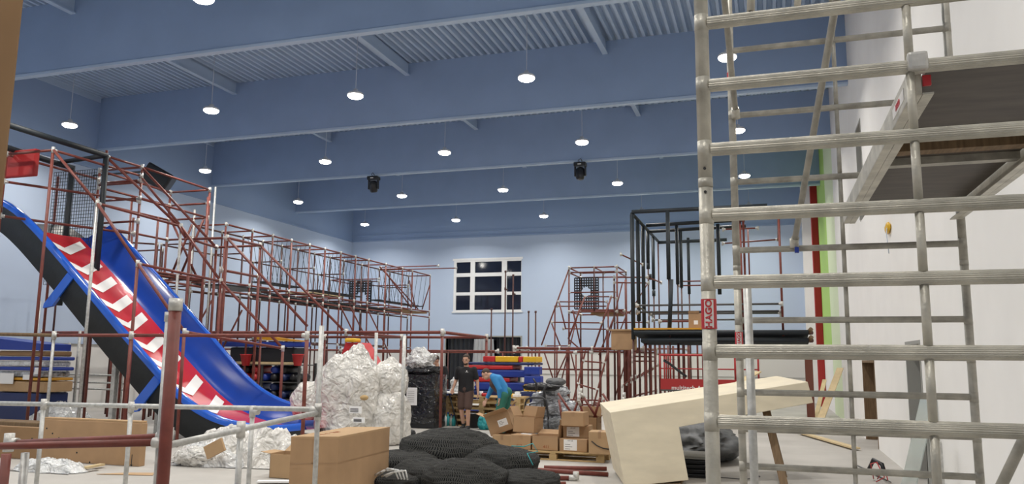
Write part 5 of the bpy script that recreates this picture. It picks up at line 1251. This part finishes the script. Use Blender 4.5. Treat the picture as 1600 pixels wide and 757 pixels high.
MB().lathe((a.x, 18.7, 0), [(.15, 0), (.19, .33), (.2, .33), (.2, .35), (.185, .35), (.145, .02), (.001, .02)], 24).build('bucket_body', 'black_plastic', t)
MB().path([V((a.x+.2*math.cos(k*math.pi/8), 18.6, .33+.02*math.sin(k*math.pi/8))) for k in range(9)], .006).build('bucket_handle', 'fitting', t)
x = ay(703, 660, 18.9).x; cbox((x-.35, 19.3), .4, .4, .3, 'carton', 'small brown carton on the floor behind the red post', m='card_tan', z0=0)
o = blob((ay(758, 650, 18.3).x, 18.4, 0), (.2, .2, .2), 'teal', 'plastic_sack', 'small green plastic sack on the floor by the stooping man', 'bag', seed=15, fold=.15)
q = az(640, 681, 0); blob((q.x, q.y, 0), (.14, .1, .07), 'black_plastic', 'rag', 'small black rag on the floor in front of the black bale', 'rag', seed=21, fold=.2)

# ---- heap of wrapped grey foam
hx = ay(862, 620, 17.6).x; k = 0
for (dx, z, rx, rz, l) in ((-.28, 0, .42, .20, 'bottom left'), (.28, 0, .45, .20, 'bottom right'), (-.15, .24, .42, .18, 'second row left'), (.32, .25, .36, .17, 'second row right'), (-.22, .46, .38, .17, 'middle left'), (.22, .47, .38, .17, 'middle right'), (-.05, .68, .40, .16, 'upper'), (.05, .86, .30, .14, 'highest')):
    blob((hx+dx, 17.7+.1*math.sin(k), z), (rx, .35, rz), 'silver_wrap', 'wrapped_bundle', l+' grey bundle in clear film of the heap behind the trolley', 'bundle', 'grey film-wrapped bundles', seed=30+k*1.9, fold=.15, amp=.25); k += 1
blob((ay(868, 594, 17.7).x, 17.7, 1.10), (.22, .2, .10), 'tarp', 'rolled_cloth', 'rolled grey cloth on top of the film-wrapped heap', 'cloth', seed=51)
blob((ay(845, 600, 17.2).x, 17.2, 1.0), (.38, .2, .09), 'black_vinyl', 'black_jacket', 'black jacket thrown over the film-wrapped heap', 'jacket', seed=53, fold=.2, amp=.3)
# trolley / folded chair of black tube
cx0 = ay(838, 640, 16.4).x
t = thing('folding_trolley', 'black tubular folding trolley in front of the grey wrapped heap', 'trolley', (cx0, 16.5, 0))
def P_(px, py, y=16.4): return ay(px, py, y)
MB().path([P_(820, 655), P_(821, 630), P_(824, 624), P_(830, 622), P_(848, 622), P_(853, 626), P_(857, 655)], .022).build('front_frame', 'black_plastic', t)
MB().path([P_(826, 655, 16.8), P_(828, 632, 16.8), P_(846, 630, 16.8), P_(850, 655, 16.8)], .018).build('inner_frame', 'black_plastic', t)
MB().path([P_(838, 612, 16.6), P_(838, 600, 16.6), P_(833, 592, 16.6)], .02).build('handle', 'black_plastic', t)
MB().path([P_(852, 640, 16.4), P_(850, 610, 16.5), P_(854, 600, 16.5)], .025).build('handle', 'black_plastic', t)
MB().bbox((cx0-.28, 16.35, .10), (cx0+.28, 16.9, .16), .02).build('base_plate', 'steel_dark', t)
for s_ in (-1, 1): MB().tube((cx0+s_*.25, 16.45, .09), (cx0+s_*.30, 16.45, .09), .09, seg=18).build('wheel', 'black_plastic', t)
for s_ in (-1, 1): MB().tube((cx0+s_*.27, 16.4, .14), P_(821 if s_ < 0 else 856, 655), .02).build('side_tube', 'black_plastic', t)
blob((ay(870, 655, 16.8).x, 16.8, .15), (.25, .2, .16), 'tarp', 'dark_bag', 'dark crumpled bag right of the folding trolley', 'bag', seed=60, fold=.15)
for k in range(5): plank((-4.9+.05*k, 15.6-.12*k, .02+.05*k), (-3.9+.05*k, 15.7-.12*k, .02+.05*k), .1, .025, 'metal_bar', 'galv', ['lowest', 'second', 'third', 'fourth', 'top'][k]+' grey metal bar on the floor in front of the trolley', 'grey bars on the floor')

# ---- left: board stack wrapped in film, big flat carton
sx = ay(72, 600, 15.2).x
lay = [(.0, .42, 1.7, 'navy_vinyl', 'large navy foam block at the bottom of the film-wrapped stack'), (.44, .30, 1.65, 'navy_vinyl', 'navy foam block with red patch in the film-wrapped stack'), (.76, .26, 1.9, 'card_tan', 'brown board layer of the film-wrapped stack'), (1.04, .07, 1.95, 'orange_vinyl', 'thick orange rail across the film-wrapped stack'), (1.13, .13, 1.6, 'silver_wrap', 'crumpled film layer above the orange rail'), (1.28, .09, 1.95, 'blue_vinyl', 'lower blue foam bar of the stack at left'), (1.39, .12, 1.7, 'bag_sheet', 'white film-wrapped layer between the blue bars'), (1.53, .09, 1.95, 'blue_vinyl', 'upper blue foam bar of the stack at left'), (1.63, .13, 1.5, 'card_dark', 'dark red layer under the blue wedge')]
for (z, h, w_, m_, l) in lay:
    single(MB().bbox((sx-w_-(.0 if w_ > 1.8 else .12), 15.2-(.03 if w_ > 1.8 else 0), z), (sx-(.0 if w_ > 1.8 else .12), 16.0, z+h), .035), 'stacked_layer', m_, l, 'foam stack', (sx-.8, 15.6, z), 'stack of foam parts at the left edge')
mb = MB(); mb.prism([V((sx-2.4, 15.15, 1.80)), V((sx-.12, 15.15, 1.77)), V((sx-.12, 15.15, 1.93)), V((sx-2.4, 15.15, 2.13))], (0, .8, 0)); recalc(single(mb, 'foam_wedge', 'blue_vinyl', 'long dark blue foam wedge on top of the stack at the left edge', 'wedge', (sx-1.2, 15.5, 1.8)))
q = ay(10, 592, 15.1); t_ = MB().bbox((q.x-.25, 15.12, q.z-.13), (q.x+.2, 15.135, q.z+.13), .004).bbox((q.x+.5, 15.12, q.z-.02), (q.x+.75, 15.135, q.z+.10), .004).bbox((q.x+.85, 15.12, q.z+.12), (q.x+1.0, 15.135, q.z+.28), .004)
single(t_, 'paper_note', 'paper', 'white paper notes taped on the film-wrapped stack at left', 'paper', q)
a = az(217, 730, 0); xr = a.x
zt_ = ay(222, 662, a.y).z
y_ = a.y
t = thing('flat_carton', 'long low brown cardboard carton with small black holes and two arrows in the left foreground', 'box', (xr-1.4, y_+.2, 0))
lx = ay(62, 700, y_).x
MB().bbox((lx, y_, 0), (xr, y_+.12, zt_), .012).build('box_body', 'card', t)
MB().bbox((lx+.02, y_+.01, zt_), (xr-.02, y_+.13, zt_+.03), .01).build('box_lid', 'card_tan', t)
MB().bbox((lx-1.6, y_+.02, 0), (lx+.02, y_+.12, zt_*.78), .012).build('box_end', 'card_dark', t)
for (px, py) in ((73, 670), (82, 678), (92, 685), (120, 708), (140, 723), (50, 686), (200, 0)):
    if py: q = ay(px, py, y_-.002); MB().tube((q.x, y_-.004, q.z), (q.x, y_+.002, q.z), .014, seg=12).build('hand_hole', 'ink', t)
for px in (200, 206):
    q = ay(px, 717, y_); MB().box((q.x-.006, y_-.003, q.z-.10), (q.x+.006, y_-.0005, q.z+.06)).prism([V((q.x-.02, y_-.003, q.z-.09)), V((q.x, y_-.003, q.z-.14)), V((q.x+.02, y_-.003, q.z-.09))], (0, .002, 0)).build('printed_arrow', 'ink', t)
q = ay(30, 680, y_+.9); single(MB().bbox((q.x-2.0, y_+.9, 0), (ay(62, 680, y_+.9).x, y_+1.3, ay(30, 660, y_+.9).z), .02), 'dark_box', 'timber_old', 'dark brown board box standing behind the low cardboard carton', 'box', (q.x, y_+1, 0))
q = az(80, 735, 0); sheet((q.x+.05, q.y-.05, 0), (.62, .26), 'bag_sheet', 'plastic_sheet', 'crumpled clear plastic sheet on the floor in front of the low carton', 'plastic sheet', h=.17, seed=3.3)
plank(az(133, 733, .03), az(160, 728, .03), .09, .03, 'wooden_plank', 'rail_wood', 'short pale wood offcut on the floor in front of the low carton')
q = az(190, 743, 0); single(MB().prism([V((q.x-.35, q.y-.1, .004)), V((q.x+.45, q.y+.1, .004)), V((q.x+.3, q.y+.3, .004)), V((q.x-.1, q.y+.15, .004))], (0, 0, .006)), 'cardboard_scrap', 'card_tan', 'flat torn cardboard scrap on the floor right of the low carton', 'cardboard', (q.x, q.y, 0))
q = az(165, 655, 0); sheet((q.x+.1, 15.6, 0), (.9, .5), 'bag_sheet', 'plastic_sheet', 'pale greenish plastic sheet on the floor beneath the slide', 'plastic sheet', h=.5, seed=6.1)
blob((q.x-.9, 16.4, 0), (.5, .35, .28), 'tarp', 'dark_bundle', 'dark grey bundle on the floor under the slide at left', 'bundle', seed=17, fold=.12)
# film heap in front of the slide
q = az(380, 720, 0)
sheet((q.x+.15, 11.3, 0), (1.25, .75), 'bag_white', 'plastic_sheet', 'large heap of crumpled white plastic sheeting in front of the slide end', 'plastic sheet', h=.55, seed=9.4, n=64, fs=2.2, edge=.6)
q = az(318, 730, 0); sheet((q.x, 10.9, 0), (.75, .45), 'bag_sheet', 'plastic_sheet', 'clear plastic sheet with brown paper left of the white heap', 'plastic sheet', h=.38, seed=13.1, n=44)
q = ay(338, 715, 10.4); mb = MB().bbox((-.17, -.02, -.10), (.17, .02, .10), .005); mm = Matrix.Translation((q.x, 10.35, .30)) @ Matrix.Rotation(-.45, 4, 'Y'); mb.v = [mm @ v_ for v_ in mb.v]
single(mb, 'cardboard_piece', 'card_tan', 'rectangular cardboard piece stuck in the clear plastic sheet', 'cardboard', (q.x, 10.35, .15))
q = az(285, 740, 0); blob((q.x-.35, 10.6, 0), (.40, .25, .16), 'bag_white', 'white_bag', 'small white bag on the floor behind the tall red post', 'bag', seed=23, fold=.12)
x0 = ay(416, 740, 9.9).x; x1 = ay(456, 740, 9.9).x; cbox((x0+.05, 9.9), x1-x0, .35, .33, 'carton', 'small open carton with a flap out, left of the large carton', m='card_tan', z0=0, open_=(None, 30, 5, None))
plank((-6.6, 9.4, .02), (-5.4, 9.9, .02), .12, .02, 'wooden_plank', 'paper', 'white strip on the floor by the small open carton')
# ---- foam store behind the slide: shelf of dark rollers with coloured ends
fx0 = ay(372, 600, 20.2).x; fx1 = ay(484, 600, 20.2).x; t = None
fy = 19.6
sh = thing('storage_shelf', 'wooden-fronted storage shelf full of foam rollers behind the slide', 'shelf', ((fx0+fx1)/2, fy+.4, 0))
MB().bbox((fx0-.4, fy-.05, 1.46), (fx1, fy+.02, 1.53), .008).build('shelf_front_rail', 'rail_wood', sh)
for z in (.50, .98, 1.46): MB().bbox((fx0-.3, fy, z-.03), (fx1, fy+.9, z), .005).build('shelf_board', 'steel_dark', sh)
for x in (fx0-.3, (fx0+fx1)/2, fx1): MB().bbox((x-.03, fy, 0), (x+.03, fy+.06, 1.5), .005).build('shelf_post', 'steel_dark', sh); MB().bbox((x-.03, fy+.84, 0), (x+.03, fy+.9, 1.5), .005).build('shelf_post', 'steel_dark', sh)
cols = ['blue_vinyl', 'black_vinyl', 'red_vinyl', 'black_vinyl', 'navy_vinyl', 'red_vinyl', 'navy_vinyl', 'black_vinyl']
cn = {'blue_vinyl': 'blue', 'black_vinyl': 'black', 'red_vinyl': 'red', 'navy_vinyl': 'navy'}
k = 0; rown_ = ['bottom shelf', 'middle shelf', 'upper shelf']
for r_, z in enumerate((.0, .50, .98)):
    n = 8
    for i in range(n):
        for lv in (0, 1):
            m_ = cols[(i*3+r_*2+lv*5) % 8]; x = fx0-.15+(fx1-fx0)*(i+.5)/n*1.05-.05; zc = z+.115+lv*.215
            if lv and i % 3 == 1: continue
            mb = MB().lathe((x, fy+.85, zc), [(.10, 0), (.115, .02), (.115, .70), (.09, .78), (.001, .80)], 18, axis=(0, -1, 0))
            single(mb, 'foam_roller', m_, '%s foam roller, %s %s, %s place from the left' % (cn[m_], rown_[r_], 'top layer' if lv else 'lower layer', ['first', 'second', 'third', 'fourth', 'fifth', 'sixth', 'seventh', 'eighth'][i]), 'foam roller', (x, fy+.45, zc-.115), 'foam rollers on the shelf'); k += 1
single(MB().bbox((fx0-.2, fy-.1, 1.95), (fx1+.2, fy+.25, 2.10), .04), 'foam_beam', 'blue_vinyl', 'long blue foam beam laid across the top of the storage shelf', 'foam beam', ((fx0+fx1)/2, fy, 1.95))
single(MB().bbox((fx0+.1, fy, 1.50), (fx1-.2, fy+.8, 1.94), .05), 'foam_crate', 'black_vinyl', 'black foam crate under the long blue foam beam', 'crate', ((fx0+fx1)/2, fy+.4, 1.5))
mb = MB(); mb.prism([V((fx0+1.0, fy-.12, 2.16)), V((fx1+.1, fy-.12, 2.10)), V((fx1+.1, fy-.12, 2.13)), V((fx0+1.0, fy-.12, 2.30))], (0, .3, 0)); recalc(single(mb, 'orange_board', 'orange_vinyl', 'thin orange board sloping on top of the blue foam beam', 'board', (fx0+1.4, fy, 2.1)))
for (px, l) in ((386, 'left'), (467, 'right')):
    q = ay(px, 563, fy-.15); single(MB().lathe((q.x, fy-.2, q.z-.16), [(.10, 0), (.16, .3), (.17, .3), (.17, .32), (.001, .32)], 20), 'red_cone', 'red_vinyl', 'red foam cone at the %s of the storage shelf top' % l, 'cone', (q.x, fy-.2, q.z-.16))
q = ay(560, 560, 16.2); mb = MB(); mb.prism([V((q.x-.75, 16.4, 1.25)), V((q.x+.45, 16.4, 1.25)), V((q.x-.08, 16.4, 2.02)), V((q.x-.45, 16.4, 2.02))], (0, .5, 0)); recalc(single(mb, 'foam_wedge', 'red_vinyl', 'red foam wedge rising behind the tall white bag', 'wedge', (q.x-.3, 16.6, 1.25)))
cbox((q.x-.9, 16.35), 1.2, .6, 1.22, 'foam_block', 'navy foam base under the red wedge behind the tall white bag', m='navy_vinyl', tape=False, cat='foam block')
q = ay(545, 537, 16.3); single(MB().bbox((q.x-.12, 16.3, 2.03), (q.x+.16, 16.6, 2.12), .04), 'foam_block', 'yellow_vinyl', 'small yellow foam block on the red wedge above the white bag', 'block', (q.x, 16.4, 2.03))

# ================================================================== PEOPLE
def capsule_union(mb, chains):
    for ch in chains:
        for (a, ra), (b, rb) in zip(ch, ch[1:]):
            mb.tube(a, b, ra, rb, seg=14, caps=True)
        for (a, ra) in ch: mb.ball(a, ra, 14, 10)
def torso(G, rp, rb, rc, neck=None):
    ac = (G['shoulder_r']-G['shoulder_l']); ac.z = 0; ac.normalize(); out = []
    for s_ in (-1, 1):
        c = [(G['pelvis']+ac*.075*s_, rp), (G['belly']+ac*.065*s_, rb), (G['chest']+ac*.085*s_, rc), (G['chest'].lerp(G['neck'], .45)+ac*.07*s_, rc*.72)]
        out.append(c)
    return out
def figure_mesh(name, chains, m, parent, vox, extra=None, smooth=4):
    mb = MB(); capsule_union(mb, chains)
    if extra: extra(mb)
    o = mb.build(name, m, parent); recalc(o)
    r = o.modifiers.new('skin', 'REMESH'); r.mode = 'VOXEL'; r.voxel_size = vox; r.use_smooth_shade = True
    s = o.modifiers.new('soft', 'SMOOTH'); s.factor = .5; s.iterations = smooth
    return o
def person(label, x, y, J, cloth, head_dir, cat='person'):
    """J: joint positions relative to (x, y, 0)"""
    t = thing('person', label, cat, (x, y, 0)); O = V((x, y, 0)); G = {k: O+V(v_) for k, v_ in J.items()}
    hd = G['head']; fw_ = V(head_dir).normalized(); upv = (hd-G['neck']).normalized(); upv = (upv-fw_*upv.dot(fw_)).normalized(); rt = fw_.cross(upv)
    def H(r_, u_, f_): return hd+rt*r_+upv*u_+fw_*f_
    mh = Matrix((rt, fw_, upv)).transposed().to_4x4()
    def head_extra(mb):
        mb.ball(hd+upv*.02-fw_*.008, (.078, .098, .105), 20, 14, mtx=mh); mb.ball(hd-upv*.055+fw_*.028, (.056, .062, .062), 18, 12, mtx=mh)
        mb.tube(H(0, .02, .088), H(0, -.022, .112), .010, .015); mb.ball(H(0, -.024, .108), .014)
        mb.ball(H(0, -.060, .088), (.024, .010, .007), mtx=mh); mb.ball(H(0, -.072, .086), (.022, .010, .007), mtx=mh)
        mb.ball(H(0, .032, .082), (.055, .014, .010), mtx=mh)
        for s_ in (-1, 1): mb.ball(H(s_*.080, -.005, -.005), (.010, .020, .032), mtx=mh)
        for key in ('l', 'r'):
            w_ = G['wrist_'+key]; e = G['elbow_'+key]; d = (w_-e).normalized(); side = V(J.get('palm_'+key, (0, -1, 0))); side = (side-d*side.dot(d)).normalized(); ac = d.cross(side)
            # palm
            for i in range(4): mb.tube(w_+ac*(i-1.5)*.012, w_+d*.085+ac*(i-1.5)*.021, .015, .012, seg=8)
            for i, L_ in enumerate((.070, .080, .074, .058)):
                b0 = w_+d*.085+ac*(i-1.5)*.021; b1 = b0+(d*.9+side*.25).normalized()*L_*.5; b2 = b1+(d*.6+side*.8).normalized()*L_*.5
                mb.tube(b0, b1, .0105, .0095, seg=8); mb.ball(b1, .0096, 8, 6); mb.tube(b1, b2, .0095, .008, seg=8); mb.ball(b2, .008, 8, 6)
            th0 = w_+d*.025-ac*.026; th1 = th0-ac*.028+d*.030+side*.012; th2 = th1+d*.034+side*.012
            mb.tube(th0, th1, .014, .011, seg=8); mb.tube(th1, th2, .011, .009, seg=8); mb.ball(th1, .011, 8, 6); mb.ball(th2, .009, 8, 6)
    hipw = .095
    body = [[(G['pelvis'], .10), (G['belly'], .10), (G['chest'], .11), (G['neck']-V((0, 0, .03)), .060), (G['neck'], .056), (hd-upv*.03, .052)]]+torso(G, .095, .09, .095)
    for key in ('l', 'r'):
        body.append([(G['chest']+(G['shoulder_'+key]-G['chest'])*.5, .09), (G['shoulder_'+key], .062), (G['elbow_'+key], .043), (G['wrist_'+key], .028)])
        body.append([(G['hip_'+key], .095), (G['knee_'+key], .058), (G['knee_'+key].lerp(G['ankle_'+key], .3), .056), (G['ankle_'+key], .038)])
    figure_mesh('body', body, 'skin', t, .0085, head_extra, 3)
    # eyes and brows
    eye = MB(); [eye.ball(H(s_*.030, .012, .083), .0125, 10, 8) for s_ in (-1, 1)]; eye.build('eyes', 'ink', t)
    cloth(t, G, H, mh, upv, fw_, rt)
    return t
def legs_cloth(t, G, m, name, ends, r0=.118, r1=.075, r2=.075, loose=.012):
    ch = [[(G['pelvis']+V((.06, 0, .03)), .118), (G['pelvis']+V((-.06, 0, .03)), .118)]]
    for key in ('l', 'r'):
        c = [(G['hip_'+key], r0), (G['knee_'+key], r1)]
        if ends == 'short': c = [(G['hip_'+key], r0), (G['hip_'+key].lerp(G['knee_'+key], .88), r1+.022)]
        else: c.append((G['ankle_'+key]+V((0, 0, .02)), r2))
        ch.append(c)
    return figure_mesh(name, ch, m, t, .012)
def shoes(t, G, fwd):
    f = V(fwd).normalized()
    for key in ('l', 'r'):
        a = G['ankle_'+key]; s_ = V((a.x, a.y, .045)); figure_mesh('shoe', [[(s_-f*.04, .044), (s_+f*.10, .042), (s_+f*.17, .032)], [(a, .05), (s_, .045)]], 'shoe', t, .01)
def hair(t, H, mh, beard=True):
    mb = MB(); mb.ball(H(0, .046, -.022), (.090, .104, .098), 24, 16, mtx=mh, fn=lambda d, p: p*(1+.04*nz(d, 7, 2)) if (d.z > -.25 or d.y < -.1) and not (d.y > .5 and d.z < .38) else p*.74)
    mb.build('hair', 'hair', t)
    if beard:
        mb = MB(); mb.ball(H(0, -.075, .026), (.058, .064, .048), 20, 14, mtx=mh, fn=lambda d, p: p*1.02 if d.z < .25 and d.y > -.3 else p*.75)
        mb.build('beard', 'hair', t)
# man in black walking toward the camera
mx, my = -7.0, 18.1
J = dict(pelvis=(0, 0, .93), belly=(0, 0, 1.08), chest=(0, .0, 1.30), neck=(0, .0, 1.50), head=(.0, -.03, 1.645),
         shoulder_l=(-.20, 0, 1.42), elbow_l=(-.28, .03, 1.14), wrist_l=(-.30, -.10, .95), shoulder_r=(.20, 0, 1.42), elbow_r=(.27, .05, 1.14), wrist_r=(.31, .0, .88),
         hip_l=(-.09, 0, .90), knee_l=(-.10, -.04, .50), ankle_l=(-.09, .10, .12), hip_r=(.09, 0, .90), knee_r=(.10, -.10, .50), ankle_r=(.09, -.06, .08), palm_l=(.6, -.5, 0), palm_r=(-1, -.2, 0))
def cl1(t, G, H, mh, upv, fw_, rt):
    ch = torso(G, .122, .120, .124)+[[(G['belly'], .125), (G['chest'], .135), (G['neck']-V((0, 0, .06)), .075)]]
    for key in ('l', 'r'):
        s_ = G['shoulder_'+key]; ch.append([(G['chest'], .118), (s_, .074), (s_.lerp(G['elbow_'+key], .70), .064)])
    o = figure_mesh('t_shirt', ch, 'tee_black', t, .012)
    q = V((mx+.08, my-.175, 1.36)); MB().box(q-V((.035, .012, .003)), q+V((.035, -.004, .003))).ball(q+V((0, -.006, .025)), (.014, .006, .014)).build('chest_print', 'paper', o)
    legs_cloth(t, G, 'shorts', 'shorts', 'short', .112, .075)
    shoes(t, G, (0, -1, 0)); hair(t, H, mh)
person('bearded person in black t-shirt and brown shorts walking toward the camera', mx, my, J, cl1, (.05, -1, -.08))
# stooping man in blue top and green trousers
sxp, syp = -5.82, 17.5
J = dict(pelvis=(.0, 0, .90), belly=(-.05, 0, 1.03), chest=(-.16, -.02, 1.20), neck=(-.33, -.04, 1.31), head=(-.44, -.05, 1.32),
         shoulder_l=(-.26, .15, 1.25), elbow_l=(-.37, .12, .98), wrist_l=(-.45, .0, .74), shoulder_r=(-.20, -.20, 1.25), elbow_r=(-.05, -.24, 1.0), wrist_r=(-.05, -.22, .78),
         hip_l=(.0, .10, .86), knee_l=(-.02, .12, .46), ankle_l=(.03, .12, .08), hip_r=(.0, -.10, .86), knee_r=(-.08, -.14, .46), ankle_r=(-.02, -.12, .08), palm_l=(-.3, 0, -1), palm_r=(-1, 0, 0))
def cl2(t, G, H, mh, upv, fw_, rt):
    ch = torso(G, .112, .118, .118)+[[(G['belly'], .12), (G['chest'], .13), (G['neck']-V((-.04, 0, .03)), .075)]]
    for key in ('l', 'r'):
        s_ = G['shoulder_'+key]; ch.append([(G['chest'], .12), (s_, .078), (G['elbow_'+key], .060), (G['elbow_'+key].lerp(G['wrist_'+key], .75), .045)])
    o = figure_mesh('long_sleeved_top', ch, 'blue_top', t, .012)
    q = G['chest']; figure_mesh('dark_bib', [[(G['belly']+V((-.05, -.0, -.02)), .145), (G['chest']+V((-.06, -.03, -.07)), .135)]], 'green_trousers' if False else 'shorts', o, .014)
    legs_cloth(t, G, 'green_trousers', 'trousers', 'long', .125, .095, .085)
    shoes(t, G, (-.4, -1, 0)); hair(t, H, mh, False)
person('stooping person in bright blue top and green work trousers at the pallet table', sxp, syp, J, cl2, (-.75, -.35, -.62))
# person in dark clothes far behind the bale
J = dict(pelvis=(0, 0, .93), belly=(0, 0, 1.06), chest=(0, -.03, 1.28), neck=(-.02, -.05, 1.48), head=(-.05, -.08, 1.62),
         shoulder_l=(-.19, -.02, 1.40), elbow_l=(-.26, -.10, 1.14), wrist_l=(-.2, -.32, 1.02), shoulder_r=(.19, -.02, 1.40), elbow_r=(.27, -.05, 1.13), wrist_r=(.2, -.25, 1.0),
         hip_l=(-.09, 0, .90), knee_l=(-.10, -.02, .48), ankle_l=(-.10, .02, .08), hip_r=(.09, 0, .90), knee_r=(.10, -.02, .48), ankle_r=(.11, .03, .08), palm_l=(1, 0, 0), palm_r=(-1, 0, 0))
def cl3(t, G, H, mh, upv, fw_, rt):
    ch = torso(G, .122, .120, .124)+[[(G['belly'], .125), (G['chest'], .135), (G['neck']-V((0, 0, .06)), .075)]]
    for key in ('l', 'r'):
        s_ = G['shoulder_'+key]; ch.append([(G['chest'], .12), (s_, .080), (s_.lerp(G['elbow_'+key], .9), .068)])
    figure_mesh('dark_shirt', ch, 'tee_black', t, .012); legs_cloth(t, G, 'navy_vinyl', 'trousers', 'long', .12, .085, .08); shoes(t, G, (0, -1, 0)); hair(t, H, mh, False)
px_ = ay(683, 560, 20.3).x
person('person in dark clothes half hidden behind the black wrapped bale', px_+.05, 20.3, J, cl3, (-.4, -.8, -.35))
